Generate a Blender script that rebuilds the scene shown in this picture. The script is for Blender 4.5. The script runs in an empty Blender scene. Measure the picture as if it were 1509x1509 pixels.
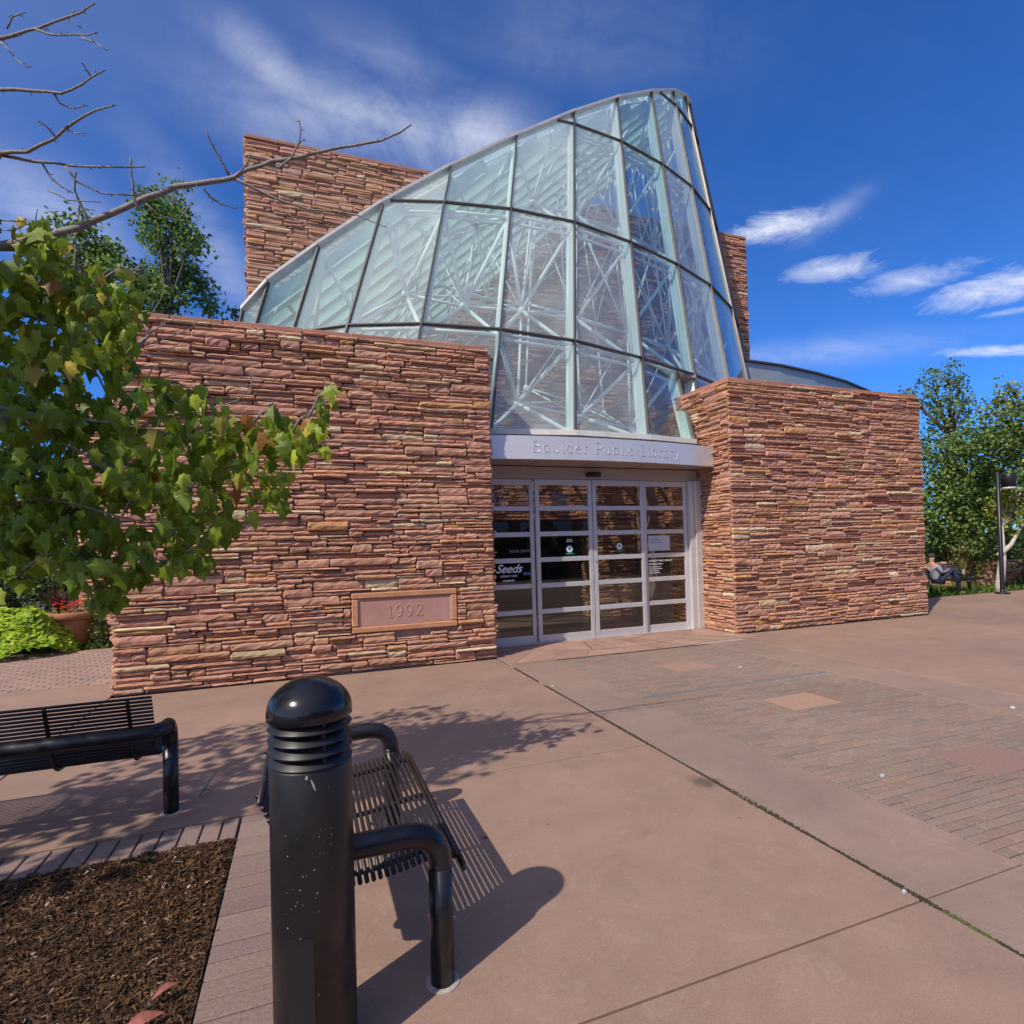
BRANCH = [(0.021, 0.004, [(-1.58, 3.327, 3.038), (-1.322, 3.251, 3.072), (-1.15, 3.207, 3.11), (-0.976, 3.161, 3.17), (-0.844, 3.131, 3.242), (-0.694, 3.094, 3.324), (-0.559, 3.063, 3.388), (-0.406, 3.026, 3.419), (-0.299, 3.006, 3.448), (-0.237, 3.002, 3.499), (-0.126, 2.98, 3.55), (0.001, 2.953, 3.579), (0.131, 2.924, 3.623), (0.262, 2.895, 3.657), (0.395, 2.865, 3.691), (0.497, 2.846, 3.747), (0.554, 2.844, 3.799)]),
 (0.007, 0.003, [(-0.114, 2.989, 3.544), (-0.089, 2.97, 3.52), (-0.03, 2.937, 3.562), (0.006, 2.911, 3.628), (0.014, 2.897, 3.688), (0.002, 2.889, 3.741)]),
 (0.004, 0.002, [(0.006, 2.943, 3.65), (0.032, 2.933, 3.666)]),
 (0.008, 0.002, [(-0.299, 3.006, 3.448), (-0.193, 3.003, 3.406), (-0.067, 2.993, 3.363), (0.045, 2.988, 3.342), (0.193, 2.969, 3.347), (0.295, 2.967, 3.343), (0.432, 2.953, 3.298)]),
 (0.003, 0.002, [(0.045, 2.988, 3.342), (0.082, 2.973, 3.389), (0.089, 2.97, 3.424)]),
 (0.003, 0.0015, [(-0.133, 3.052, 3.413), (-0.085, 3.036, 3.335), (-0.021, 3.013, 3.299), (0.059, 2.984, 3.251)]),
 (0.007, 0.0025, [(-0.315, 2.959, 3.428), (-0.349, 2.935, 3.482), (-0.382, 2.911, 3.533), (-0.403, 2.882, 3.579)]),
 (0.006, 0.0025, [(-0.293, 2.951, 3.415), (-0.238, 2.903, 3.452), (-0.21, 2.866, 3.498)]),
 (0.007, 0.003, [(-0.715, 3.057, 3.239), (-0.734, 3.05, 3.296), (-0.732, 3.035, 3.352), (-0.736, 3.022, 3.408), (-0.735, 3.007, 3.456)]),
 (0.007, 0.003, [(-0.916, 3.08, 3.135), (-0.949, 3.064, 3.232), (-0.962, 3.041, 3.278), (-0.949, 3.009, 3.317), (-0.933, 2.976, 3.327)]),
 (0.004, 0.002, [(-0.959, 3.093, 3.247), (-0.969, 3.099, 3.169), (-0.948, 3.091, 3.165)]),
 (0.005, 0.002, [(-0.425, 2.948, 3.334), (-0.395, 2.978, 3.311), (-0.361, 3.005, 3.307), (-0.303, 3.024, 3.306), (-0.259, 3.047, 3.334)]),
 (0.005, 0.002, [(-0.671, 2.987, 3.239), (-0.62, 3.005, 3.2), (-0.547, 3.013, 3.196), (-0.49, 3.026, 3.296)]),
 (0.011, 0.003, [(-1.426, 3.156, 3.397), (-1.246, 3.072, 3.407), (-1.125, 3.01, 3.397), (-1.004, 2.947, 3.439), (-0.912, 2.894, 3.498), (-0.822, 2.842, 3.532), (-0.734, 2.792, 3.54)]),
 (0.005, 0.002, [(-0.995, 2.943, 3.444), (-1.02, 2.925, 3.471), (-1.045, 2.907, 3.485)]),
 (0.004, 0.002, [(-0.947, 2.925, 3.476), (-0.905, 2.883, 3.441), (-0.86, 2.84, 3.424)]),
 (0.008, 0.003, [(-1.254, 3.093, 3.413), (-1.112, 3.041, 3.378), (-0.941, 2.978, 3.352), (-0.799, 2.926, 3.345), (-0.645, 2.869, 3.34)]),
 (0.006, 0.002, [(-0.978, 2.992, 3.353), (-0.938, 3.005, 3.298), (-0.846, 2.998, 3.259), (-0.708, 2.974, 3.262), (-0.667, 2.985, 3.302)]),
 (0.005, 0.002, [(-1.078, 3.028, 3.371), (-1.049, 3.037, 3.315), (-1.013, 3.042, 3.285), (-0.968, 3.043, 3.263)]),
 (0.004, 0.002, [(-1.057, 3.023, 3.249), (-0.973, 2.993, 3.201), (-0.836, 2.943, 3.188)]),
 (0.003, 0.0015, [(-0.927, 2.96, 4.051), (-0.957, 2.971, 4.006), (-0.9, 2.951, 3.974)]),
 (0.009, 0.003, [(-1.363, 3.022, 3.637), (-1.188, 2.937, 3.604), (-1.044, 2.863, 3.577), (-0.928, 2.799, 3.546), (-0.84, 2.745, 3.564), (-0.74, 2.686, 3.605)]),
 (0.004, 0.002, [(-0.81, 2.765, 3.616), (-0.822, 2.742, 3.632), (-0.831, 2.719, 3.645)]),
 (0.005, 0.002, [(-0.959, 2.821, 3.555), (-0.945, 2.834, 3.528), (-0.906, 2.838, 3.517), (-0.844, 2.832, 3.543)]),
 (0.009, 0.003, [(-1.332, 3.007, 3.811), (-1.184, 2.931, 3.821), (-1.066, 2.866, 3.833), (-0.949, 2.801, 3.848), (-0.834, 2.737, 3.865), (-0.774, 2.693, 3.881)]),
 (0.005, 0.002, [(-1.034, 2.843, 3.832), (-0.976, 2.809, 3.796), (-0.918, 2.775, 3.777), (-0.807, 2.721, 3.762), (-0.763, 2.691, 3.763)]),
 (0.004, 0.002, [(-0.847, 2.775, 3.789), (-0.785, 2.727, 3.744), (-0.733, 2.682, 3.686)]),
 (0.004, 0.002, [(-1.169, 2.894, 3.779), (-1.13, 2.863, 3.734), (-1.088, 2.831, 3.672), (-1.036, 2.795, 3.625)]),
 (0.004, 0.002, [(-1.141, 2.883, 3.835), (-1.107, 2.843, 3.859), (-1.042, 2.793, 3.852)]),
 (0.013, 0.003, [(-1.623, 3.356, 2.365), (-1.357, 3.319, 2.325), (-1.201, 3.323, 2.295), (-0.974, 3.301, 2.275), (-0.801, 3.298, 2.249), (-0.62, 3.293, 2.221), (-0.397, 3.272, 2.219), (-0.233, 3.272, 2.241)]),
 (0.006, 0.002, [(-0.821, 3.382, 2.258), (-0.659, 3.342, 2.329), (-0.495, 3.302, 2.354), (-0.328, 3.261, 2.408), (-0.261, 3.256, 2.484), (-0.254, 3.273, 2.57)]),
 (0.006, 0.002, [(-0.805, 3.376, 2.247), (-0.732, 3.386, 2.181), (-0.64, 3.389, 2.094), (-0.512, 3.379, 2.034)]),
 (0.006, 0.002, [(-1.287, 3.34, 2.294), (-1.207, 3.339, 2.205), (-1.063, 3.313, 2.139), (-0.948, 3.3, 2.039), (-0.829, 3.282, 2.032)]),
 (0.016, 0.006, [(-1.676, 3.691, 2.566), (-1.3, 3.605, 2.614), (-1.151, 3.602, 2.644), (-0.995, 3.598, 2.675), (-0.869, 3.603, 2.745), (-0.824, 3.638, 2.827), (-0.815, 3.687, 2.885)]),
 (0.005, 0.002, [(-0.803, 3.577, 2.837), (-0.85, 3.699, 2.925)]),
 (0.005, 0.0015, [(-0.851, 3.596, 2.756), (-0.738, 3.607, 2.817), (-0.669, 3.634, 2.865), (-0.593, 3.658, 2.921), (-0.559, 3.697, 3.029)]),
 (0.004, 0.0015, [(-0.905, 3.617, 2.72), (-0.788, 3.68, 2.759), (-0.661, 3.738, 2.839)]),
 (0.004, 0.0015, [(-0.811, 3.58, 2.83), (-0.718, 3.598, 2.912), (-0.6, 3.606, 2.995)]),
 (0.006, 0.002, [(-1.151, 3.603, 2.641), (-1.025, 3.592, 2.641), (-0.949, 3.6, 2.623), (-0.872, 3.607, 2.59)]),
 (0.004, 0.0015, [(-0.853, 3.599, 2.65), (-0.709, 3.617, 2.668), (-0.539, 3.625, 2.685), (-0.456, 3.664, 2.733)]),
 (0.004, 0.0015, [(-0.827, 3.479, 2.872), (-0.751, 3.45, 2.906), (-0.705, 3.432, 2.978), (-0.69, 3.425, 3.05), (-0.703, 3.429, 3.095)]),
 (0.005, 0.002, [(-1.302, 3.329, 3.106), (-1.242, 3.309, 3.022), (-1.15, 3.276, 2.97), (-1.043, 3.237, 2.957)]),
 (0.004, 0.0015, [(-1.31, 3.225, 3.179), (-1.224, 3.167, 3.158), (-1.163, 3.118, 3.145)]),
 (0.004, 0.0015, [(-1.311, 3.226, 3.138), (-1.24, 3.173, 3.115), (-1.169, 3.12, 3.129)]),
 (0.012, 0.003, [(-1.629, 3.262, 1.806), (-1.316, 3.21, 1.862), (-1.167, 3.218, 1.879), (-1.011, 3.225, 1.847), (-0.878, 3.241, 1.798), (-0.754, 3.26, 1.764)]),
 (0.01, 0.003, [(-1.557, 3.324, 2.727), (-1.356, 3.328, 2.818), (-1.237, 3.363, 2.881), (-1.108, 3.394, 2.962), (-0.97, 3.421, 3.082)]),
 (0.008, 0.003, [(-0.865, 3.3, 1.802), (-0.835, 3.358, 1.91), (-0.869, 3.439, 2.024), (-0.751, 3.466, 2.066)])]
BLOBS = [(-1.165, 3.278, 3.168, 0.092, 0.112, 34, 0.6), (-1.181, 3.287, 2.988, 0.197, 0.115, 70, 0.35), (-0.905, 3.239, 2.971, 0.127, 0.12, 46, 0.6), (-0.877, 3.232, 2.803, 0.114, 0.134, 46, 0.15), (-1.229, 3.415, 2.801, 0.324, 0.204, 150, 0.25), (-1.041, 3.349, 2.625, 0.239, 0.153, 70, 0.25), (-0.734, 3.122, 2.974, 0.026, 0.026, 2, 0.3), (-0.801, 3.206, 2.7, 0.047, 0.06, 5, 0.2), (-1.331, 3.459, 2.497, 0.204, 0.17, 70, 0.2), (-1.239, 3.429, 2.29, 0.341, 0.17, 110, 0.1), (-0.919, 3.416, 2.339, 0.282, 0.176, 85, 0.1), (-0.734, 3.345, 2.492, 0.092, 0.085, 22, 0.1), (-0.537, 3.38, 2.462, 0.095, 0.11, 22, 0.3), (-0.533, 3.329, 2.232, 0.251, 0.144, 75, 0.15), (-0.267, 3.284, 2.271, 0.183, 0.131, 48, 0.25), (-0.062, 3.209, 2.229, 0.139, 0.11, 30, 0.3), (0.025, 3.175, 2.317, 0.073, 0.073, 9, 0.4), (0.098, 3.147, 2.37, 0.047, 0.073, 7, 0.2), (0.134, 3.132, 2.471, 0.047, 0.051, 5, 0.45), (-0.156, 3.241, 2.359, 0.058, 0.066, 9, 0.35), (-1.223, 3.375, 2.01, 0.368, 0.167, 130, 0.0), (-0.876, 3.353, 2.048, 0.312, 0.173, 100, 0.05), (-0.538, 3.336, 1.981, 0.215, 0.162, 60, 0.15), (-0.237, 3.277, 2.051, 0.164, 0.128, 38, 0.45), (-0.188, 3.261, 1.922, 0.088, 0.08, 10, 0.1), (-0.44, 3.304, 1.799, 0.108, 0.108, 20, 0.1), (-0.699, 3.347, 1.733, 0.247, 0.12, 62, 0.05), (-1.102, 3.335, 1.772, 0.301, 0.134, 90, 0.0), (-1.329, 3.367, 1.711, 0.164, 0.148, 50, 0.0), (-0.949, 3.282, 1.567, 0.151, 0.1, 34, 0.05), (-0.951, 3.286, 1.44, 0.074, 0.047, 10, 0.0), (-1.069, 3.272, 1.631, 0.099, 0.082, 18, 0.1), (-0.821, 3.342, 1.561, 0.139, 0.055, 16, 0.1), (-0.553, 3.295, 1.605, 0.12, 0.078, 18, 0.05), (-1.215, 3.213, 1.989, 0.19, 0.19, 60, 0.0), (-1.284, 3.247, 1.517, 0.044, 0.044, 4, 0.0), (-1.552, 3.425, 2.933, 0.131, 0.23, 40, 0.2), (-1.538, 3.328, 2.189, 0.158, 0.285, 50, 0.1)]
MULL = [((-1.045, 10.039, 5.0), (-0.907, 9.952, 5.557)), ((-0.799, 9.874, 5.0), (-0.502, 9.773, 5.995)), ((-0.148, 9.208, 5.0), (0.284, 9.757, 6.705)), ((0.646, 8.673, 5.0), (1.374, 9.814, 7.656)), ((1.695, 8.303, 5.0), (2.688, 10.043, 8.735)), ((2.925, 8.177, 5.0), (4.187, 10.397, 9.926)), ((4.289, 8.299, 5.0), (5.749, 10.843, 11.136)), ((5.898, 8.747, 5.0), (7.194, 11.349, 12.216)), ((7.548, 9.348, 5.0), (8.611, 11.973, 13.221)), ((9.13, 10.081, 5.0), (9.75, 12.558, 13.994)), ((10.836, 11.2, 5.0), (10.602, 13.123, 14.518))]
RING0 = [(2.644, 7.907, 3.35), (3.948, 7.717, 3.35), (5.336, 7.794, 3.35), (6.379, 7.963, 3.35), (7.078, 9.304, 5.0)]
CLOUDS = [((-0.106, 0.904, 0.414), (0.506, 0.407, -0.76), (-0.856, 0.129, -0.501), 0.15, 0.034, 0.22), ((-0.298, 0.852, 0.43), (0.837, 0.45, -0.311), (-0.458, 0.267, -0.848), 0.103, 0.051, 0.3), ((-0.023, 0.778, 0.627), (0.905, 0.283, -0.319), (-0.426, 0.56, -0.711), 0.071, 0.027, 0.42), ((0.096, 0.795, 0.599), (0.995, -0.084, -0.047), (0.013, 0.601, -0.799), 0.173, 0.05, 0.49), ((0.233, 0.77, 0.594), (0.97, -0.23, -0.082), (0.073, 0.595, -0.8), 0.109, 0.044, 0.47), ((0.143, 0.753, 0.642), (0.962, 0.048, -0.27), (-0.235, 0.656, -0.717), 0.112, 0.037, 0.16), ((0.359, 0.644, 0.676), (0.92, -0.366, -0.14), (0.157, 0.672, -0.724), 0.171, 0.054, 0.09), ((0.649, 0.614, 0.45), (0.699, -0.714, -0.034), (0.3, 0.336, -0.893), 0.084, 0.022, 0.8), ((0.695, 0.563, 0.446), (0.445, -0.825, 0.349), (0.565, -0.044, -0.824), 0.038, 0.013, 0.3), ((0.716, 0.584, 0.383), (0.675, -0.72, -0.165), (0.18, 0.377, -0.909), 0.068, 0.02, 0.7), ((0.835, 0.453, 0.311), (0.488, -0.872, -0.038), (0.254, 0.183, -0.95), 0.088, 0.023, 0.95), ((0.783, 0.516, 0.347), (0.581, -0.805, -0.115), (0.22, 0.292, -0.931), 0.065, 0.017, 0.5), ((0.856, 0.46, 0.237), (0.503, -0.848, -0.17), (0.123, 0.265, -0.957), 0.067, 0.008, 1.0), ((0.849, 0.447, 0.282), (0.48, -0.875, -0.06), (0.22, 0.186, -0.958), 0.039, 0.005, 0.5), ((0.728, 0.627, 0.278), (0.666, -0.743, -0.066), (0.165, 0.234, -0.958), 0.165, 0.019, 0.22)]
CAM = ([0.93798, -0.34556, -0.02788], [0.01984, -0.02679, 0.99944], [0.34612, 0.93801, 0.01827])
FOL = {'T1': [(19.66, 13.44, 6.58, 0.12, 0.14, 8, 0), (19.99, 13.32, 6.38, 0.33, 0.33, 50, 0), (20.6, 13.08, 6.96, 0.28, 0.47, 60, 0), (20.7, 13.06, 6.24, 0.47, 0.43, 90, 0), (21.23, 12.85, 7.13, 0.38, 0.43, 70, 0), (21.48, 12.76, 6.7, 0.28, 0.33, 45, 0), (21.16, 12.9, 5.99, 0.52, 0.33, 80, 0), (21.76, 12.67, 6.21, 0.28, 0.24, 30, 0), (20.57, 13.13, 5.42, 0.47, 0.47, 80, 0), (21.3, 12.86, 5.28, 0.59, 0.47, 80, 0), (21.91, 12.62, 5.73, 0.33, 0.28, 40, 0), (20.4, 13.2, 4.71, 0.38, 0.38, 60, 0)], 'T2': [(17.6, 10.84, 3.93, 0.67, 0.44, 260, 0), (18.35, 10.55, 4.26, 0.67, 0.52, 280, 0), (17.31, 10.96, 3.0, 0.52, 0.71, 300, 0), (18.14, 10.66, 2.98, 0.79, 0.71, 420, 0), (17.56, 10.89, 1.9, 0.67, 0.6, 320, 0), (18.49, 10.55, 1.88, 0.71, 0.6, 320, 0), (18.8, 10.41, 3.26, 0.56, 0.6, 240, 0), (17.19, 11.02, 2.11, 0.36, 0.6, 140, 0), (17.92, 10.77, 1.2, 0.6, 0.28, 120, 0), (18.88, 10.39, 2.56, 0.4, 0.6, 160, 0)], 'T3': [(17.76, 9.36, 5.56, 0.15, 0.18, 20, 0.5), (17.68, 9.4, 5.21, 0.29, 0.26, 50, 0.45), (17.44, 9.49, 4.82, 0.37, 0.26, 70, 0.2), (18.02, 9.28, 4.71, 0.44, 0.4, 120, 0.15), (17.58, 9.45, 4.21, 0.55, 0.4, 180, 0), (18.17, 9.24, 4.01, 0.55, 0.55, 200, 0), (17.99, 9.33, 3.1, 0.51, 0.55, 220, 0), (18.78, 9.01, 4.18, 0.55, 0.91, 200, 0), (18.71, 9.02, 5.09, 0.44, 0.44, 80, 0.1), (17.35, 9.55, 3.82, 0.37, 0.37, 90, 0), (18.92, 8.99, 2.71, 0.55, 0.73, 200, 0), (18.72, 9.09, 1.26, 0.55, 0.73, 200, 0)], 'T4': [(17.72, 9.33, 2.59, 0.36, 0.25, 90, 0.7), (17.42, 9.44, 2.24, 0.25, 0.18, 60, 0.75), (17.9, 9.27, 2.15, 0.33, 0.29, 110, 0.6), (18.28, 9.12, 2.45, 0.44, 0.44, 120, 0.4), (17.62, 9.38, 1.8, 0.25, 0.22, 50, 0.4), (18.38, 9.08, 3.08, 0.44, 0.44, 90, 0.3)], 'S1': [(17.96, 11.52, 0.58, 0.25, 0.54, 170, 0), (17.99, 11.52, 0.02, 0.21, 0.29, 70, 0), (18.2, 11.42, 1.13, 0.33, 0.29, 100, 0)], 'S2': [(18.65, 11.05, 0.51, 0.49, 0.45, 240, 0.15), (19.14, 10.86, 0.96, 0.37, 0.29, 120, 0.3), (18.52, 11.09, 0.98, 0.37, 0.29, 100, 0.2)], 'S3': [(19.9, 10.8, 0.53, 0.33, 0.54, 160, 0), (20.33, 10.64, 0.51, 0.41, 0.83, 280, 0), (20.9, 10.44, 0.19, 0.5, 0.83, 200, 0)], 'BG1': [(24.92, 15.31, 2.31, 1.4, 1.96, 700, 0), (26.77, 14.62, 2.81, 1.4, 2.24, 700, 0), (28.61, 13.94, 2.76, 1.4, 2.52, 600, 0), (24.62, 15.46, 0.36, 0.84, 1.4, 300, 0), (25.93, 14.98, 0.32, 1.68, 1.4, 500, 0), (27.77, 14.3, 0.26, 1.68, 1.4, 500, 0), (29.88, 13.5, 1.04, 1.68, 1.96, 400, 0)], 'TL1': [(-5.66, 29.48, 18.49, 0.28, 0.28, 30, 0), (-6.32, 29.73, 18.04, 0.51, 0.51, 80, 0), (-5.31, 29.36, 17.95, 0.7, 0.44, 100, 0), (-5.98, 29.62, 17.18, 0.82, 0.57, 170, 0), (-4.95, 29.24, 16.99, 0.57, 0.51, 90, 0), (-6.74, 29.91, 16.57, 0.51, 0.57, 80, 0), (-5.7, 29.54, 16.22, 1.08, 0.63, 240, 0), (-4.68, 29.17, 15.46, 0.57, 0.44, 90, 0), (-6.46, 29.84, 15.29, 0.95, 0.7, 200, 0), (-5.29, 29.41, 14.78, 1.01, 0.63, 230, 0), (-4.49, 29.12, 14.6, 0.38, 0.57, 60, 0), (-4.71, 29.22, 13.82, 0.63, 0.51, 100, 0), (-6.05, 29.71, 13.86, 1.2, 0.7, 260, 0), (-5.41, 29.49, 12.95, 1.08, 0.44, 150, 0), (-6.8, 30.01, 13.09, 0.95, 0.63, 150, 0)], 'TL2': [(-8.61, 29.55, 16.21, 0.37, 0.3, 40, 0), (-9.2, 29.77, 15.67, 0.79, 0.49, 110, 0), (-8.2, 29.4, 15.58, 0.67, 0.49, 90, 0), (-9.78, 30.0, 14.87, 0.91, 0.67, 150, 0), (-8.65, 29.59, 14.62, 1.1, 0.67, 220, 0), (-7.51, 29.17, 14.5, 0.67, 0.61, 110, 0), (-7.67, 29.25, 13.59, 0.79, 0.61, 130, 0), (-8.96, 29.73, 13.33, 1.22, 0.73, 240, 0), (-7.26, 29.11, 12.67, 0.73, 0.55, 120, 0), (-10.38, 30.25, 13.52, 0.91, 0.91, 150, 0)], 'TL3': [(-2.91, 29.64, 13.08, 0.3, 0.2, 30, 0), (-2.67, 29.55, 12.77, 0.26, 0.2, 20, 0), (-3.23, 29.76, 12.72, 0.26, 0.16, 14, 0)], 'TLx': [(-12.26, 27.88, 6.56, 1.61, 2.41, 500, 0), (-10.53, 27.28, 4.9, 1.61, 2.14, 500, 0), (-12.84, 28.17, 2.83, 1.61, 2.41, 400, 0), (-10.71, 27.27, 8.66, 1.61, 1.87, 400, 0)], 'BU1': [(-5.48, 13.74, 1.92, 0.35, 0.48, 330, 0), (-4.98, 13.56, 1.7, 0.37, 0.46, 360, 0), (-4.55, 13.41, 1.42, 0.27, 0.48, 260, 0), (-5.31, 13.7, 1.11, 0.46, 0.4, 330, 0), (-4.75, 13.49, 0.96, 0.35, 0.29, 160, 0), (-5.93, 13.92, 1.53, 0.4, 0.8, 300, 0), (-5.7, 13.85, 0.52, 0.35, 0.4, 240, 0), (-5.6, 13.78, 2.46, 0.54, 0.4, 260, 0)], 'BU2': [(-3.42, 11.84, 0.28, 0.11, 0.19, 120, 0), (-3.47, 11.86, 0.49, 0.07, 0.12, 40, 0)], 'BU3': [(-5.09, 14.02, 2.26, 0.5, 0.36, 250, 0), (-4.57, 13.83, 2.18, 0.36, 0.42, 200, 0), (-4.56, 13.82, 2.66, 0.42, 0.36, 160, 0)]}
import bpy, math, random
from mathutils import Vector, Matrix, noise
R = math.radians
S = bpy.context.scene
COL = S.collection
rnd = random.Random(7)

# ------------------------------------------------------------------ helpers
class MB:
    """collects polygons with a colour per face and links them as one mesh object"""
    def __init__(s): s.v = []; s.f = []; s.c = []
    def add(s, vs, fs, col=(1, 1, 1)):
        n = len(s.v); s.v.extend([tuple(p) for p in vs])
        for f in fs: s.f.append(tuple(n+i for i in f)); s.c.append(col)
    def box(s, a, b, col=(1, 1, 1), M=None):
        x0, y0, z0 = a; x1, y1, z1 = b
        vs = [Vector(p) for p in ((x0,y0,z0),(x1,y0,z0),(x1,y1,z0),(x0,y1,z0),(x0,y0,z1),(x1,y0,z1),(x1,y1,z1),(x0,y1,z1))]
        if M is not None: vs = [M @ p for p in vs]
        s.add(vs, ((0,3,2,1),(4,5,6,7),(0,1,5,4),(1,2,6,5),(2,3,7,6),(3,0,4,7)), col)
    def bbox(s, a, b, bev=.005, col=(1,1,1), M=None):
        """box with chamfered edges"""
        x0,y0,z0 = a; x1,y1,z1 = b; e = bev
        vs = []
        for z, ins in ((z0,e),(z0+e,0),(z1-e,0),(z1,e)):
            i2 = ins
            vs += [(x0+e+i2*.7,y0+i2,z),(x1-e-i2*.7,y0+i2,z),(x1-i2,y0+e+i2*.7,z),(x1-i2,y1-e-i2*.7,z),(x1-e-i2*.7,y1-i2,z),(x0+e+i2*.7,y1-i2,z),(x0+i2,y1-e-i2*.7,z),(x0+i2,y0+e+i2*.7,z)]
        vs = [Vector(p) for p in vs]
        if M is not None: vs = [M @ p for p in vs]
        fs = [tuple(range(7,-1,-1)), tuple(range(24,32))]
        for k in range(3):
            for i in range(8):
                j = (i+1) % 8; fs.append((k*8+i, k*8+j, k*8+8+j, k*8+8+i))
        s.add(vs, fs, col)
    def tube(s, pts, r, n=8, col=(1,1,1), cap=True):
        pts = [Vector(p) for p in pts]; m = len(pts)
        rs = r if isinstance(r, (list, tuple)) else [r]*m
        t0 = (pts[1]-pts[0]).normalized()
        up = Vector((0,0,1)) if abs(t0.z) < .9 else Vector((1,0,0))
        a = t0.cross(up).normalized()
        vs = []
        for i, p in enumerate(pts):
            t = (pts[min(i+1,m-1)]-pts[max(i-1,0)])
            if t.length < 1e-9: t = t0
            t.normalize()
            a = (a - t*a.dot(t))
            if a.length < 1e-6: a = t.orthogonal()
            a.normalize(); b = t.cross(a)
            for k in range(n):
                w = 2*math.pi*k/n
                vs.append(p + (a*math.cos(w)+b*math.sin(w))*rs[i])
        fs = []
        for i in range(m-1):
            for k in range(n):
                j = (k+1) % n; fs.append((i*n+k, i*n+j, (i+1)*n+j, (i+1)*n+k))
        if cap: fs.append(tuple(range(n-1,-1,-1))); fs.append(tuple(range((m-1)*n, m*n)))
        s.add(vs, fs, col)
    def lathe(s, prof, n=32, c=(0,0,0), col=(1,1,1), closed=False):
        vs = []; fs = []
        for r, z in prof:
            for k in range(n):
                w = 2*math.pi*k/n; vs.append((c[0]+r*math.cos(w), c[1]+r*math.sin(w), c[2]+z))
        for i in range(len(prof)-1):
            for k in range(n):
                j = (k+1) % n; fs.append((i*n+k, i*n+j, (i+1)*n+j, (i+1)*n+k))
        if not closed:
            if prof[0][0] > 1e-4: fs.append(tuple(range(n-1,-1,-1)))
            if prof[-1][0] > 1e-4: fs.append(tuple(range((len(prof)-1)*n, len(prof)*n)))
        s.add(vs, fs, col)
    def ball(s, c, r, n=10, m=6, col=(1,1,1), sc=(1,1,1)):
        prof = [(max(1e-5, r*math.sin(math.pi*i/m)), -r*math.cos(math.pi*i/m)) for i in range(m+1)]
        vs = []; fs = []
        for rr, z in prof:
            for k in range(n):
                w = 2*math.pi*k/n; vs.append((c[0]+rr*math.cos(w)*sc[0], c[1]+rr*math.sin(w)*sc[1], c[2]+z*sc[2]))
        for i in range(m):
            for k in range(n):
                j = (k+1) % n; fs.append((i*n+k, i*n+j, (i+1)*n+j, (i+1)*n+k))
        s.add(vs, fs, col)
    def build(s, name, mat, parent=None, smooth=False, colors=False, loc=None, rot=None):
        me = bpy.data.meshes.new(name)
        me.from_pydata(s.v, [], s.f)
        if colors:
            at = me.color_attributes.new('tint', 'FLOAT_COLOR', 'CORNER')
            buf = []
            for f, c in zip(s.f, s.c): buf.extend((c[0], c[1], c[2], 1.0)*len(f))
            at.data.foreach_set('color', buf)
        if smooth: me.polygons.foreach_set('use_smooth', [True]*len(me.polygons))
        me.update()
        if mat is not None: me.materials.append(mat)
        o = bpy.data.objects.new(name, me); COL.objects.link(o)
        if parent is not None: o.parent = parent
        if loc is not None: o.location = loc
        if rot is not None: o.rotation_euler = rot
        return o

def tag(o, label=None, cat=None, group=None, kind=None):
    if label: o['label'] = label
    if cat: o['category'] = cat
    if group: o['group'] = group
    if kind: o['kind'] = kind
    return o
def thing(name, label, cat, loc=(0,0,0), rz=0, group=None):
    o = bpy.data.objects.new(name, None); COL.objects.link(o)
    o.empty_display_size = .2; o.location = loc; o.rotation_euler = (0,0,rz)
    return tag(o, label, cat, group)
def struct(o): o['kind'] = 'structure'; return o

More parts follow.
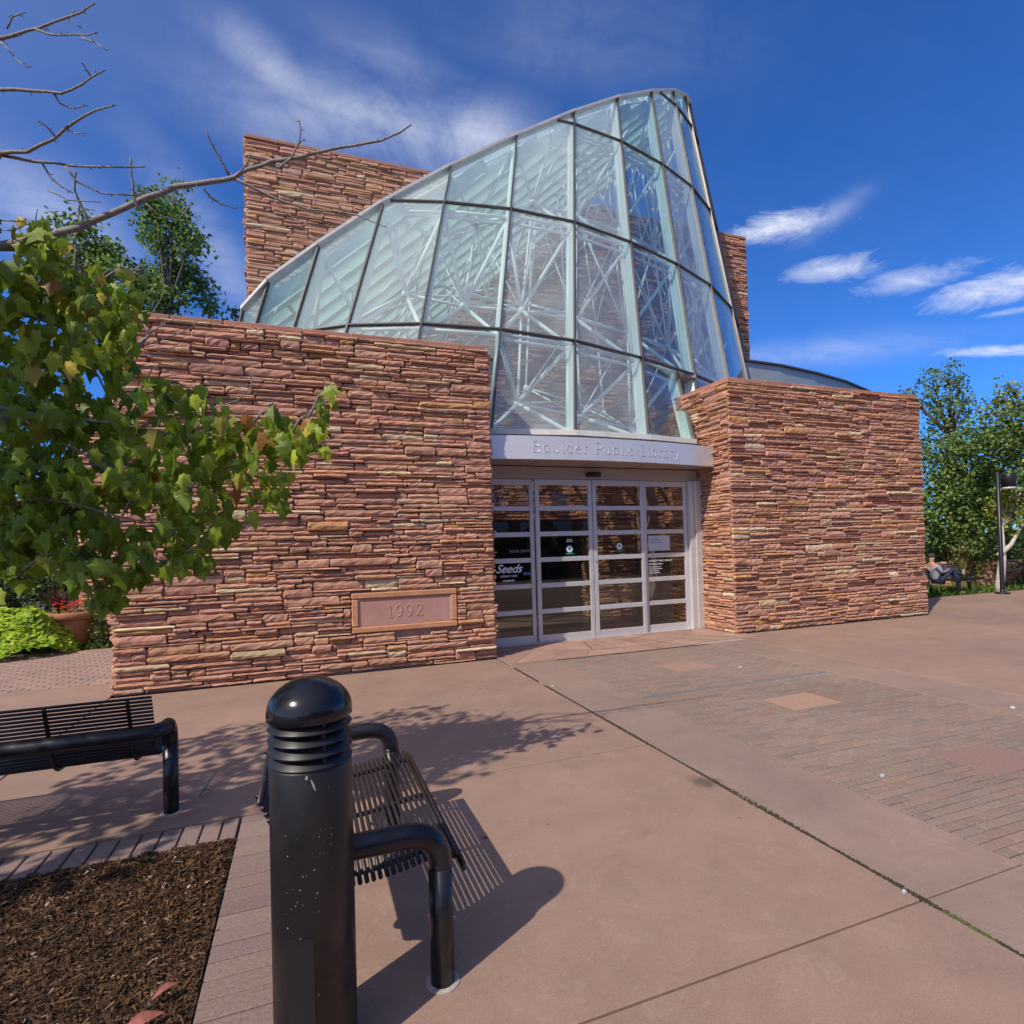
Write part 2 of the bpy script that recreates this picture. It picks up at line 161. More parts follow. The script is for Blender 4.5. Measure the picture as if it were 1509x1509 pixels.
# ------------------------------------------------------------------ materials
def newmat(name):
    m = bpy.data.materials.new(name); m.use_nodes = True
    nt = m.node_tree; nt.nodes.clear()
    out = nt.nodes.new('ShaderNodeOutputMaterial')
    return m, nt, out
class NT:
    """tiny node graph writer"""
    def __init__(s, nt): s.nt = nt
    def n(s, typ, **kw):
        nd = s.nt.nodes.new('ShaderNode'+typ)
        for k, v in kw.items():
            if k.startswith('i_'):
                key = k[2:].replace('_', ' ')
                nd.inputs[key].default_value = v
            else: setattr(nd, k, v)
        return nd
    def l(s, a, b): s.nt.links.new(a, b)
    def noise(s, scale, detail=4, rough=.55, vec=None, dist=0):
        nd = s.n('TexNoise'); nd.inputs['Scale'].default_value = scale; nd.inputs['Detail'].default_value = detail
        nd.inputs['Roughness'].default_value = rough; nd.inputs['Distortion'].default_value = dist
        if vec is not None: s.l(vec, nd.inputs['Vector'])
        return nd.outputs[0]
    def ramp(s, fac, stops):
        nd = s.n('ValToRGB'); cr = nd.color_ramp
        while len(cr.elements) < len(stops): cr.elements.new(.5)
        for e, (p, c) in zip(cr.elements, stops):
            e.position = p; e.color = (c[0],c[1],c[2],1) if isinstance(c, tuple) else (c,c,c,1)
        s.l(fac, nd.inputs[0]); return nd.outputs[0]
    def mix(s, fac, a, b, mode='MIX'):
        nd = s.n('MixRGB', blend_type=mode)
        for i, x in ((0,fac),(1,a),(2,b)):
            if isinstance(x, (int,float)): nd.inputs[i].default_value = x if i == 0 else (x,x,x,1)
            elif isinstance(x, tuple): nd.inputs[i].default_value = (x[0],x[1],x[2],1)
            else: s.l(x, nd.inputs[i])
        return nd.outputs[0]
    def math(s, op, a, b=0., clamp=False):
        nd = s.n('Math', operation=op); nd.use_clamp = clamp
        for i, x in ((0,a),(1,b)):
            if isinstance(x, (int,float)): nd.inputs[i].default_value = x
            else: s.l(x, nd.inputs[i])
        return nd.outputs[0]
    def bump(s, h, strength=.3, dist=.01):
        nd = s.n('Bump'); nd.inputs['Strength'].default_value = strength; nd.inputs['Distance'].default_value = dist
        s.l(h, nd.inputs['Height']); return nd.outputs[0]
    def coord(s, which='Object'): return s.n('TexCoord').outputs[which]
    def pos(s): return s.n('NewGeometry').outputs['Position']

def principled(name, col, rough=.6, metal=0., nscale=0, namp=.15, bump=0, bscale=60, tint=False, spec=.5, trans=0, coat=0):
    m, nt, out = newmat(name); g = NT(nt)
    p = g.n('BsdfPrincipled')
    p.inputs['Roughness'].default_value = rough; p.inputs['Metallic'].default_value = metal
    p.inputs['Specular IOR Level'].default_value = spec
    if coat: p.inputs['Coat Weight'].default_value = coat; p.inputs['Coat Roughness'].default_value = .12
    base = (col[0], col[1], col[2])
    c = None
    if tint:
        a = g.n('Attribute', attribute_name='tint'); c = g.mix(1., base, a.outputs['Color'], 'MULTIPLY')
    if nscale:
        nz = g.noise(nscale, 5, .6, g.pos())
        f = g.ramp(nz, [(.25, 1-namp), (.75, 1+namp)])
        c = g.mix(1., c if c is not None else base, f, 'MULTIPLY')
    if c is not None: g.l(c, p.inputs['Base Color'])
    else: p.inputs['Base Color'].default_value = (*base, 1)
    if bump:
        g.l(g.bump(g.noise(bscale, 5, .6, g.pos()), bump, .01), p.inputs['Normal'])
    if trans:
        t = g.n('BsdfTranslucent')
        if c is not None: g.l(g.mix(1., c, (1.3,1.35,.6), 'MULTIPLY'), t.inputs['Color'])
        else: t.inputs['Color'].default_value = (base[0]*1.3, base[1]*1.35, base[2]*.6, 1)
        mx = g.n('MixShader'); mx.inputs[0].default_value = trans
        g.l(p.outputs[0], mx.inputs[1]); g.l(t.outputs[0], mx.inputs[2]); g.l(mx.outputs[0], out.inputs[0])
    else: g.l(p.outputs[0], out.inputs[0])
    return m

def stone_material():
    m, nt, out = newmat('sandstone'); g = NT(nt); P = g.pos()
    p = g.n('BsdfPrincipled'); p.inputs['Roughness'].default_value = .88; p.inputs['Specular IOR Level'].default_value = .25
    a = g.n('Attribute', attribute_name='tint').outputs['Color']
    mp = g.n('Mapping'); g.l(P, mp.inputs['Vector']); mp.inputs['Scale'].default_value = (3, 3, 16)
    strata = g.noise(1.6, 4, .6, mp.outputs[0])
    c = g.mix(1., a, g.ramp(strata, [(.3, .82), (.7, 1.14)]), 'MULTIPLY')
    fine = g.noise(26, 6, .7, P)
    c = g.mix(1., c, g.ramp(fine, [(.3, .84), (.72, 1.14)]), 'MULTIPLY')
    # rusty lichen blotches
    blot = g.noise(2.3, 5, .7, P)
    c = g.mix(g.ramp(blot, [(.62, 0.), (.74, .4)]), c, (.30, .15, .06))
    # white lime bloom washed out of the joints, only on scattered patches in the middle of the walls
    sep = g.n('SeparateXYZ'); g.l(P, sep.inputs[0])
    zz = sep.outputs['Z']
    band = g.math('MULTIPLY', g.math('MINIMUM', g.math('MULTIPLY', g.math('SUBTRACT', zz, 1.1), 1.6, True), g.math('MULTIPLY', g.math('SUBTRACT', 3.9, zz), 1.6, True)), 1.0, True)
    n1 = g.ramp(g.noise(.9, 2, .5, P), [(.54, 0.), (.62, 1.)])
    n2 = g.ramp(g.noise(11, 5, .75, P), [(.565, 0.), (.63, 1.)])
    wf = g.math('MULTIPLY', g.math('MULTIPLY', n1, n2), band)
    c = g.mix(g.math('MULTIPLY', wf, .75), c, (.62, .56, .54))
    g.l(c, p.inputs['Base Color'])
    h = g.mix(.5, fine, g.noise(90, 4, .7, P))
    g.l(g.bump(h, .55, .02), p.inputs['Normal'])
    g.l(p.outputs[0], out.inputs[0]); return m

def concrete_material(name, base, stains=True):
    m, nt, out = newmat(name); g = NT(nt); P = g.pos()
    p = g.n('BsdfPrincipled'); p.inputs['Specular IOR Level'].default_value = .3
    n0 = g.noise(.35, 5, .6, P, .6); n1 = g.noise(2.2, 6, .65, P, .3); n2 = g.noise(140, 3, .7, P); n3 = g.noise(38, 4, .7, P)
    c = g.mix(1., base, g.ramp(n0, [(.3, (.86,.87,.9)), (.7, (1.12,1.08,1.04))]), 'MULTIPLY')
    c = g.mix(1., c, g.ramp(n1, [(.3, .9), (.7, 1.08)]), 'MULTIPLY')
    c = g.mix(1., c, g.ramp(n3, [(.3, .94), (.7, 1.05)]), 'MULTIPLY')
    c = g.mix(1., c, g.ramp(n2, [(.3, .84), (.7, 1.14)]), 'MULTIPLY')
    if stains:
        # worn traffic film and small dark spots
        nd = g.noise(.8, 6, .75, P, 1.5)
        c = g.mix(g.ramp(nd, [(.55, 0.), (.75, .32)]), c, (.12, .085, .075))
        v = g.n('TexVoronoi'); v.inputs['Scale'].default_value = 2.6; g.l(P, v.inputs['Vector'])
        c = g.mix(g.ramp(v.outputs['Distance'], [(.015, .6), (.04, 0.)]), c, (.06, .045, .04))
        # hairline cracks and water marks
        v2 = g.n('TexVoronoi', feature='DISTANCE_TO_EDGE'); v2.inputs['Scale'].default_value = .42
        wv = g.n('VectorMath', operation='ADD'); g.l(P, wv.inputs[0])
        nz_ = g.n('TexNoise'); nz_.inputs['Scale'].default_value = 1.7; nz_.inputs['Detail'].default_value = 6; g.l(P, nz_.inputs['Vector'])
        sc_ = g.n('VectorMath', operation='SCALE'); sc_.inputs['Scale'].default_value = .9; g.l(nz_.outputs['Color'], sc_.inputs[0]); g.l(sc_.outputs[0], wv.inputs[1]); g.l(wv.outputs[0], v2.inputs['Vector'])
        ck = g.math('MULTIPLY', g.ramp(v2.outputs['Distance'], [(.0008, 1.), (.0026, 0.)]), g.ramp(g.noise(.6, 3, .6, P), [(.5, 0.), (.6, 1.)]))
        c = g.mix(g.math('MULTIPLY', ck, .0), c, (.07, .05, .042))
        wm = g.noise(3.1, 7, .78, P, 2.2)
        c = g.mix(g.ramp(wm, [(.56, 0.), (.6, .10), (.63, .02)]), c, (.55, .46, .42))
        for (x, y, r) in ((3.37, 3.10, .14), (2.44, 3.06, .12)):
            d = g.n('VectorMath', operation='DISTANCE'); g.l(P, d.inputs[0]); d.inputs[1].default_value = (x, y, 0)
            k = g.math('ADD', d.outputs['Value'], g.math('MULTIPLY', g.math('SUBTRACT', g.noise(13, 5, .8, P), .5), .26))
            c = g.mix(g.ramp(k, [(r*.35, .6), (r, 0.)]), c, (.035, .03, .028))
    g.l(c, p.inputs['Base Color'])
    g.l(g.ramp(n1, [(.3, .72), (.7, .9)]), p.inputs['Roughness'])
    g.l(g.bump(g.mix(.6, n2, n3), .25, .004), p.inputs['Normal'])
    g.l(p.outputs[0], out.inputs[0]); return m

def glass_material(name, tintc=(.80,.90,.88), haze=.10, hazec=(.62,.72,.76), refl=.10, rough=.0, hz_noise=True):
    m, nt, out = newmat(name); g = NT(nt)
    tr = g.n('BsdfTransparent'); tr.inputs[0].default_value = (*tintc, 1)
    gl = g.n('BsdfGlossy'); gl.inputs['Roughness'].default_value = rough; gl.inputs[0].default_value = (.95,.98,1,1)
    lw_ = g.n('LayerWeight'); lw_.inputs[0].default_value = .5
    f = g.math('ADD', g.math('MULTIPLY', g.math('POWER', lw_.outputs['Facing'], 4.), .85), refl, True)
    m1 = g.n('MixShader'); g.l(f, m1.inputs[0]); g.l(tr.outputs[0], m1.inputs[1]); g.l(gl.outputs[0], m1.inputs[2])
    if haze > 0:
        df = g.n('BsdfDiffuse'); df.inputs[0].default_value = (*hazec, 1)
        tl = g.n('BsdfTranslucent'); tl.inputs[0].default_value = (*hazec, 1)
        ad = g.n('MixShader'); ad.inputs[0].default_value = .5; g.l(df.outputs[0], ad.inputs[1]); g.l(tl.outputs[0], ad.inputs[2])
        m2 = g.n('MixShader')
        if hz_noise:
            hf = g.ramp(g.noise(1.1, 5, .6, g.pos(), .5), [(.3, haze*.6), (.7, haze*1.4)])
            g.l(hf, m2.inputs[0])
        else: m2.inputs[0].default_value = haze
        g.l(m1.outputs[0], m2.inputs[1]); g.l(ad.outputs[0], m2.inputs[2])
        g.l(m2.outputs[0], out.inputs[0])
    else: g.l(m1.outputs[0], out.inputs[0])
    return m

def black_paint(name, rough, speck=.0, col=(.010,.010,.013)):
    """gloss black powder coat with bird specks, scuffs and dust"""
    m, nt, out = newmat(name); g = NT(nt); P = g.pos()
    p = g.n('BsdfPrincipled')
    sp = g.noise(95, 3, .8, P); big = g.noise(5, 3, .6, P)
    c = g.mix(g.ramp(big, [(.4, 0.), (.75, .3)]), col, (.026,.023,.026))
    if speck:
        v = g.n('TexVoronoi'); v.inputs['Scale'].default_value = 62; g.l(P, v.inputs['Vector'])
        d = g.math('ADD', v.outputs['Distance'], g.math('MULTIPLY', sp, .12))
        k = g.math('MULTIPLY', g.ramp(d, [(.13, 1.), (.2, 0.)]), g.ramp(g.noise(7, 4, .7, P), [(.60-speck, 0.), (.66-speck, 1.)]))
        c = g.mix(g.math('MULTIPLY', k, .85), c, (.42,.40,.40))
    g.l(c, p.inputs['Base Color'])
    g.l(g.ramp(g.noise(9, 5, .7, P), [(.3, rough*.75), (.75, rough*1.6)]), p.inputs['Roughness'])
    g.l(g.bump(g.noise(220, 2, .5, P), .05, .002), p.inputs['Normal'])
    g.l(p.outputs[0], out.inputs[0]); return m

M = {}
M['stone'] = stone_material()
M['mortar'] = principled('mortar', (.30,.21,.18), .95, nscale=14, namp=.25, bump=.6, bscale=50)
M['plaza'] = concrete_material('plaza_concrete', (.292,.192,.148))
M['strip'] = concrete_material('strip_concrete', (.272,.192,.155))
M['under'] = principled('joint_soil', (.055,.042,.032), .95, nscale=30, namp=.4)
M['paver'] = principled('brick_paver', (1,1,1), .9, nscale=60, namp=.22, bump=.4, bscale=150, tint=True, spec=.25)
M['flag'] = principled('flagstone', (.335,.21,.165), .85, nscale=3, namp=.2, bump=.2, bscale=60, tint=True, spec=.3)
M['alu'] = principled('brushed_aluminium', (.60,.59,.60), .42, metal=.4, nscale=5, namp=.06, bump=.04, bscale=200)
M['alu_sign'] = principled('sign_aluminium', (.72,.71,.73), .38, metal=.4, nscale=3, namp=.04)
M['alu_letter'] = principled('letter_metal', (.52,.51,.55), .4, metal=.4)
M['soffit'] = principled('soffit_panel', (.33,.27,.25), .6, nscale=3, namp=.08)
M['header'] = principled('door_header', (.42,.37,.36), .5, metal=.2)
M['rubber'] = principled('black_rubber', (.012,.012,.013), .6)
M['cap'] = principled('bronze_mullion_cap', (.12,.105,.10), .45, metal=.5, nscale=4, namp=.12)
M['fin'] = principled('pale_painted_steel', (.70,.81,.785), .4, nscale=3, namp=.05)
M['truss'] = principled('white_painted_tube', (.86,.90,.90), .35)
M['roofedge'] = principled('roof_edge_metal', (.72,.69,.63), .6, metal=.0, nscale=6, namp=.15)
M['roof'] = principled('roof_deck', (.50,.60,.60), .6)
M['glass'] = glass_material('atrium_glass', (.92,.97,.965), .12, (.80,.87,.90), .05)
M['glass_milky'] = glass_material('glare_haze_atrium_glass', (.93,.97,.965), .19, (.84,.90,.92), .05)  # white haze mixed into the glass stands in for sun glare
M['glass_clear'] = glass_material('low_haze_atrium_glass', (.87,.94,.94), .045, (.68,.80,.84), .07)  # less painted haze, for panes that show no glare
M['doorglass'] = glass_material('door_glass', (.84,.82,.80), .006, (.5,.5,.5), .055, hz_noise=False)
M['black'] = black_paint('black_powder_coat', .30, .0)
M['blackspeck'] = black_paint('speckled_black_paint', .34, .20, (.022,.017,.018))
M['bollard'] = black_paint('bollard_paint', .36, .0, (.013,.012,.015))
M['dome'] = black_paint('dome_paint', .13, .0, (.006,.006,.009))
M['scuff'] = principled('pale_scuff', (.33,.31,.33), .8)
M['white'] = principled('white_print', (.75,.76,.80), .6)
M['paper'] = principled('paper', (.48,.48,.52), .7, nscale=20, namp=.04)
M['green'] = principled('green_print', (.02,.20,.16), .6)
M['blueprint'] = principled('blue_print', (.10,.22,.55), .6)
M['ink'] = principled('dark_ink', (.01,.012,.012), .6)
M['mulch'] = principled('mulch_soil', (.060,.032,.018), .95, nscale=22, namp=.6, bump=1., bscale=60)
M['chips'] = principled('wood_chips', (1,1,1), .9, nscale=90, namp=.3, tint=True, spec=.2)
M['leaf'] = principled('maple_leaf', (1,1,1), .45, nscale=60, namp=.16, tint=True, spec=.28, trans=.42)
M['leaf_far'] = principled('tree_leaf', (1,1,1), .55, tint=True, spec=.3, trans=.30)
M['bark'] = principled('grey_bark', (.26,.23,.21), .9, nscale=60, namp=.35, bump=.6, bscale=140)
M['bark_dark'] = principled('brown_bark', (.10,.075,.06), .95, nscale=8, namp=.3, bump=.7, bscale=20)
M['bark_pale'] = principled('pale_bark', (.46,.42,.38), .85, nscale=9, namp=.25, bump=.4, bscale=20)
M['terracotta'] = principled('clay_pot', (.30,.135,.065), .8, nscale=6, namp=.18, bump=.2, bscale=40)
M['grass'] = principled('grass_blades', (1,1,1), .6, tint=True, trans=.3)
M['grey_metal'] = principled('grey_wall_cladding', (.33,.37,.37), .45, metal=.3, nscale=1.5, namp=.08)
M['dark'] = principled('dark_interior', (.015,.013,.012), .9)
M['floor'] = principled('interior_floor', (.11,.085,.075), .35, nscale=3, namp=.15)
M['brick'] = principled('red_brick_wall', (.33,.13,.09), .9, nscale=2, namp=.15)
M['window'] = principled('window_glass', (.25,.32,.38), .08, spec=.9)
M['moss'] = principled('moss', (1,1,1), .95, nscale=70, namp=.5, bump=.8, bscale=150, tint=True)
M['skin'] = principled('skin', (.42,.22,.15), .6)
M['shirt'] = principled('grey_shirt', (.30,.30,.37), .9, nscale=8, namp=.1)
M['jeans'] = principled('dark_jeans', (.022,.032,.065), .9, nscale=10, namp=.2)
M['capcloth'] = principled('brown_cap', (.045,.032,.030), .9)
M['shoe'] = principled('tan_shoe', (.28,.20,.15), .8)
M['lampgrey'] = principled('lamp_grey_paint', (.018,.02,.025), .4, metal=.3)
M['lens'] = principled('lamp_lens', (.55,.55,.55), .3)
M['chrome'] = principled('bike_chrome', (.6,.62,.68), .2, metal=.9)
M['tyre'] = principled('tyre_rubber', (.015,.015,.015), .8)
M['redleaf'] = principled('dry_pink_leaf', (.36,.12,.10), .7, nscale=60, namp=.35, trans=.2)
M['yelleaf'] = principled('dry_yellow_leaf', (.42,.24,.07), .7, nscale=60, namp=.3, trans=.2)
M['greyleaf'] = principled('dry_grey_leaf', (.16,.14,.13), .8, nscale=60, namp=.3)

# ------------------------------------------------------------------ world, sun, camera
SUN_EL = R(44.5); sdir = Vector((-.875*math.cos(SUN_EL), -.484*math.cos(SUN_EL), math.sin(SUN_EL))).normalized()
w = bpy.data.worlds.new("World"); S.world = w; w.use_nodes = True
wt = w.node_tree; wt.nodes.clear(); g = NT(wt)
wo = g.n('OutputWorld'); bg = g.n('Background'); bg.inputs[1].default_value = .098
sky = g.n('TexSky', sky_type='NISHITA'); sky.sun_disc = False; sky.sun_elevation = SUN_EL
sky.sun_rotation = math.atan2(sdir.x, sdir.y) % (2*math.pi)
sky.air_density = 1.0; sky.dust_density = .25; sky.ozone_density = 3.2; sky.altitude = 1600
gc = g.n('TexCoord').outputs['Generated']
nrm = g.n('VectorMath', operation='NORMALIZE'); g.l(gc, nrm.inputs[0]); d = nrm.outputs[0]
sp = g.n('SeparateXYZ'); g.l(d, sp.inputs[0])
zc = g.math('MAXIMUM', sp.outputs['Z'], .06)
cb = g.n('CombineXYZ'); g.l(g.math('DIVIDE', sp.outputs['X'], zc), cb.inputs[0]); g.l(g.math('DIVIDE', sp.outputs['Y'], zc), cb.inputs[1])
mp = g.n('Mapping'); g.l(cb.outputs[0], mp.inputs['Vector']); mp.inputs['Rotation'].default_value = (0,0,R(28)); mp.inputs['Scale'].default_value = (1.1, 4.2, 1)
n1 = g.noise(1.5, 9, .62, mp.outputs[0], .9)
n2 = g.noise(7, 9, .68, d, .6)
mp3 = g.n('Mapping'); g.l(d, mp3.inputs['Vector']); mp3.inputs['Scale'].default_value = (1, 1, 2.6)
n3 = g.noise(11, 10, .72, mp3.outputs[0], .8)
wisps = g.ramp(g.mix(.62, n1, n2), [(.36, 0.), (.66, 1.)])
total = None
for c, u, v, su, sv, st in CLOUDS:
    def dot(vec):
        nd = g.n('VectorMath', operation='DOT_PRODUCT'); g.l(d, nd.inputs[0]); nd.inputs[1].default_value = vec; return nd.outputs['Value']
    dc = g.math('MAXIMUM', dot(c), .05)
    a = g.math('DIVIDE', g.math('DIVIDE', dot(u), dc), su); b = g.math('DIVIDE', g.math('DIVIDE', dot(v), dc), sv)
    e = g.math('POWER', 2.718, g.math('MULTIPLY', g.math('ADD', g.math('MULTIPLY', a, a), g.math('MULTIPLY', b, b)), -1.))
    if st >= .5: e = g.math('MULTIPLY', g.math('SUBTRACT', g.math('ADD', g.math('MULTIPLY', e, 1.15), g.math('MULTIPLY', n3, 2.1)), 1.42, True), 1.15)
    e = g.math('MULTIPLY', e, st)
    total = e if total is None else g.math('MAXIMUM', total, e)
tot = g.math('ADD', g.math('MULTIPLY', total, g.math('ADD', g.math('MULTIPLY', wisps, 1.15), .28)), g.math('MULTIPLY', wisps, .012), True)
skyc = g.mix(1., sky.outputs[0], (.33, .86, 1.62), 'MULTIPLY')
skyc = g.mix(tot, skyc, (8.8, 9.1, 10.2))
# bright veil added to the unseen sky round the sun as neutral fill
au = g.n('VectorMath', operation='DOT_PRODUCT'); g.l(d, au.inputs[0]); au.inputs[1].default_value = sdir
aur = g.math('POWER', g.math('MAXIMUM', au.outputs['Value'], 0.), 2.2)
skyc = g.mix(g.math('MULTIPLY', aur, .62), skyc, (10.5, 10.2, 9.6))
g.l(skyc, bg.inputs[0]); g.l(bg.outputs[0], wo.inputs[0])
sl = bpy.data.lights.new('sun', 'SUN'); sl.energy = 4.3; sl.angle = R(.55); sl.color = (1, .905, .765)
so = bpy.data.objects.new('sun', sl); COL.objects.link(so); so.rotation_euler = sdir.to_track_quat('Z', 'Y').to_euler()
so.location = sdir*60

cam = bpy.data.cameras.new('camera'); co = bpy.data.objects.new('camera', cam); COL.objects.link(co); S.camera = co
cr, cu, cf = [Vector(x) for x in CAM]
mt = Matrix((cr, cu, -cf)).transposed().to_4x4(); mt.translation = Vector((0, 0, 1.6)); co.matrix_world = mt
cam.sensor_width = 36; cam.lens = 36*821.8/1509; cam.shift_y = 33.7/1509; cam.clip_end = 3000; cam.clip_start = .05
S.render.resolution_x = S.render.resolution_y = 1024
S.view_settings.view_transform = 'Standard'; S.view_settings.look = 'None'; S.view_settings.exposure = .14; S.view_settings.gamma = 1
S.cycles.max_bounces = 10; S.cycles.transparent_max_bounces = 24; S.cycles.diffuse_bounces = 4
# ------------------------------------------------------------------ ground and paving
def plane(name, x0, y0, x1, y1, z, mat):
    b = MB(); b.add([(x0,y0,z),(x1,y0,z),(x1,y1,z),(x0,y1,z)], [(0,1,2,3)]); return b.build(name, mat)
struct(plane('ground', -900, -900, 900, 900, -.07, principled('earth', (.07,.06,.035), .95, nscale=.4, namp=.3)))
struct(plane('paving_bed', -14, -40, 60, 9.5, -.016, M['under']))
pz = MB()
def slab(x0, y0, x1, y1, b=None, g_=.0055):
    b = b or pz
    x0 += g_; y0 += g_; x1 -= g_; y1 -= g_; e = .004
    vs = [(x0,y0,-.05),(x1,y0,-.05),(x1,y1,-.05),(x0,y1,-.05),(x0,y0,-e),(x1,y0,-e),(x1,y1,-e),(x0,y1,-e),(x0+e,y0+e,0),(x1-e,y0+e,0),(x1-e,y1-e,0),(x0+e,y1-e,0)]
    fs = [(8,9,10,11)]
    for k in (0,4):
        for i in range(4): j = (i+1)%4; fs.append((k+i,k+j,k+4+j,k+4+i))
    b.add(vs, fs)
ys = [-26,-14.1,-10.1,-6.2,-2.23,1.71]
for a, b_ in zip(ys, ys[1:]): slab(-.10, a, 2.5, b_)
slab(-.10, 1.71, 2.5, 3.80)
for xa, xb in ((-12,-6.4),(-6.4,-2.12),(-2.12,2.5)):
    for ya, yb in ((3.80,5.65),(5.65,7.5 if xa > -3 else 8.4)): slab(xa, ya, xb, yb)
yr = [-26,-18,-10.1,-6.2,-2.23,1.71,5.65,7.5]
xr = [6.48,10.45,14.4,18.4,22.4,27,32,40,55]
for xa, xb in zip(xr, xr[1:]):
    for ya, yb in zip(yr, yr[1:]): slab(xa, ya, xb, yb)
    if xb > 12: slab(max(xa, 11.55), 7.5, xb, 9.45)
struct(pz.build('plaza', M['plaza']))
st = MB()
for xa, xb in ((2.5,3.2),(5.77,6.48)):
    for ya, yb in zip([-26,-14.1,-10.1,-6.2,-2.23,1.71,5.65], [-14.1,-10.1,-6.2,-2.23,1.71,5.65,7.05]): slab(xa, ya, xb, yb, st, .004)
struct(st.build('paving_strip', M['strip']))
# running bond pavers between the strips, with red square inlays and one dark row
bp = MB()
def pavers(b, x0, y0, x1, y1, pl=.2, pw=.1, skip=(), cols=((.245,.175,.14),(.235,.172,.14),(.26,.175,.138),(.225,.168,.14),(.242,.18,.148)), dark=None, flip=False, zt=.0, stag=True):
    r = random.Random(int(x0*100+y0*7)); j = 0; y = y0
    while y < y1-.02:
        x = x0 - (pl/2 if (j % 2 and stag) else 0)
        while x < x1-.01:
            xa, xb = max(x, x0), min(x+pl, x1); ya, yb = y, min(y+pw, y1)
            cx, cy = (xa+xb)/2, (ya+yb)/2; x += pl
            for s in skip:
                if s[1] < cy < s[3] and xb > s[0] and xa < s[2]:
                    if xa < s[0]: xb = s[0]
                    elif xb > s[2]: xa = s[2]
                    else: xb = xa
            if xb-xa < .015: continue
            c = r.choice(cols); f = r.uniform(.93, 1.07) * (1 + .25*(noise.noise(Vector((cx*.7, cy*.7, 3)))))
            if dark and dark[0] < cy < dark[1]: c = (.17,.155,.16)
            c = tuple(q*f for q in c); z = zt+r.uniform(-.0022, .0012); e = .004; gq = .0028
            hq = gq*1.7; A = [(xa+hq,ya+gq),(xb-hq,ya+gq),(xb-hq,yb-gq),(xa+hq,yb-gq)]
            B = [(xa+hq+e,ya+gq+e),(xb-hq-e,ya+gq+e),(xb-hq-e,yb-gq-e),(xa+hq+e,yb-gq-e)]
            sw = (lambda q: q)
            vs = [(p[0],p[1],-.014+zt) for p in A]+[(p[0],p[1],z-.0035) for p in A]+[(p[0],p[1],z) for p in B]
            fs = [(8,9,10,11)]+[(k+i,k+(i+1)%4,k+4+(i+1)%4,k+4+i) for k in (0,4) for i in range(4)]
            b.add(vs, fs, c)
        y += pw; j += 1
sq = [(4.22,-5+.067*k,4.80,-5+.067*(k+6)) for k in (160,134,110,86,62)]
pavers(bp, 3.205, -5., 5.765, 7.02, pw=.067, skip=sq, dark=(4.92,5.0))
for i, s_ in enumerate(sq):
    c = ((.33,.205,.16),(.36,.225,.165),(.26,.16,.135))[i % 3]
    bp.bbox((s_[0]+.001,s_[1]+.001,-.03),(s_[2]-.001,s_[3]-.001,-.0008), .002, c)
for s_ in ((4.05,2.1,4.6,2.2),(3.6,3.1,4.4,3.2)):
    pass
struct(bp.build('brick_paving', M['paver'], colors=True))
lp = MB(); pavers(lp, -9, 8.42, -2.12, 11.6, cols=((.30,.20,.17),(.27,.19,.165),(.32,.215,.18)))
struct(lp.build('brick_path', M['paver'], colors=True))
struct(plane('path_bed', -14, 8.35, -2.0, 11.7, -.015, M['under']))
# flagstone apron in front of the doors, with pale mortar joints fanning out
fl = MB(); r = random.Random(5)
cx, cy = 4.62, 9.75
nA = 17; rad = [1.0, 1.75, 2.35, 3.4]
def inap(p): return (min(max(p[0], 2.52), 6.9), min(max(p[1], 7.07 if p[0] < 5.77 else 7.2), 8.44))
for k in range(nA):
    for q in range(3):
        off = r.uniform(-.03, .03)+ (.06 if q % 2 else 0)
        a0 = math.pi*(1+ (k+off)/nA); a1 = math.pi*(1+(k+1+off)/nA)
        r0, r1 = rad[q], rad[q+1]
        ps = [(cx+r0*math.cos(a0), cy+r0*math.sin(a0)), (cx+r1*math.cos(a0), cy+r1*math.sin(a0)), (cx+r1*math.cos((a0+a1)/2), cy+r1*math.sin((a0+a1)/2)), (cx+r1*math.cos(a1), cy+r1*math.sin(a1)), (cx+r0*math.cos(a1), cy+r0*math.sin(a1))]
        m_ = (sum(p[0] for p in ps)/5, sum(p[1] for p in ps)/5)
        ps = [inap((m_[0]+(p[0]-m_[0])*.975, m_[1]+(p[1]-m_[1])*.97)) for p in ps]
        area = abs(sum(ps[i][0]*ps[(i+1)%5][1]-ps[(i+1)%5][0]*ps[i][1] for i in range(5)))
        if area < .03: continue
        f = r.uniform(.8, 1.2)
        f = 1+(f-1)*.5; fl.add([(p[0], p[1], .001) for p in ps], [(0,1,2,3,4)], (f, f*r.uniform(.96,1.03), f))
struct(fl.build('flagstone_apron', M['flag'], colors=True))
struct(plane('apron_mortar', 2.51, 7.06, 6.95, 8.44, -.003, principled('pale_mortar', (.36,.265,.225), .9, nscale=8, namp=.2)))
# planter edging and mulch bed
pb = MB()
ec = ((.235,.165,.15),(.25,.175,.155),(.22,.155,.145))
pavers(pb, -.40, -3., -.115, 3.78, pl=.29, pw=.10, cols=ec, stag=False)
pavers(pb, -9., 3.53, -.405, 3.78, pl=.105, pw=.26, cols=ec, stag=False)
struct(pb.build('planter_edging', M['paver'], colors=True))

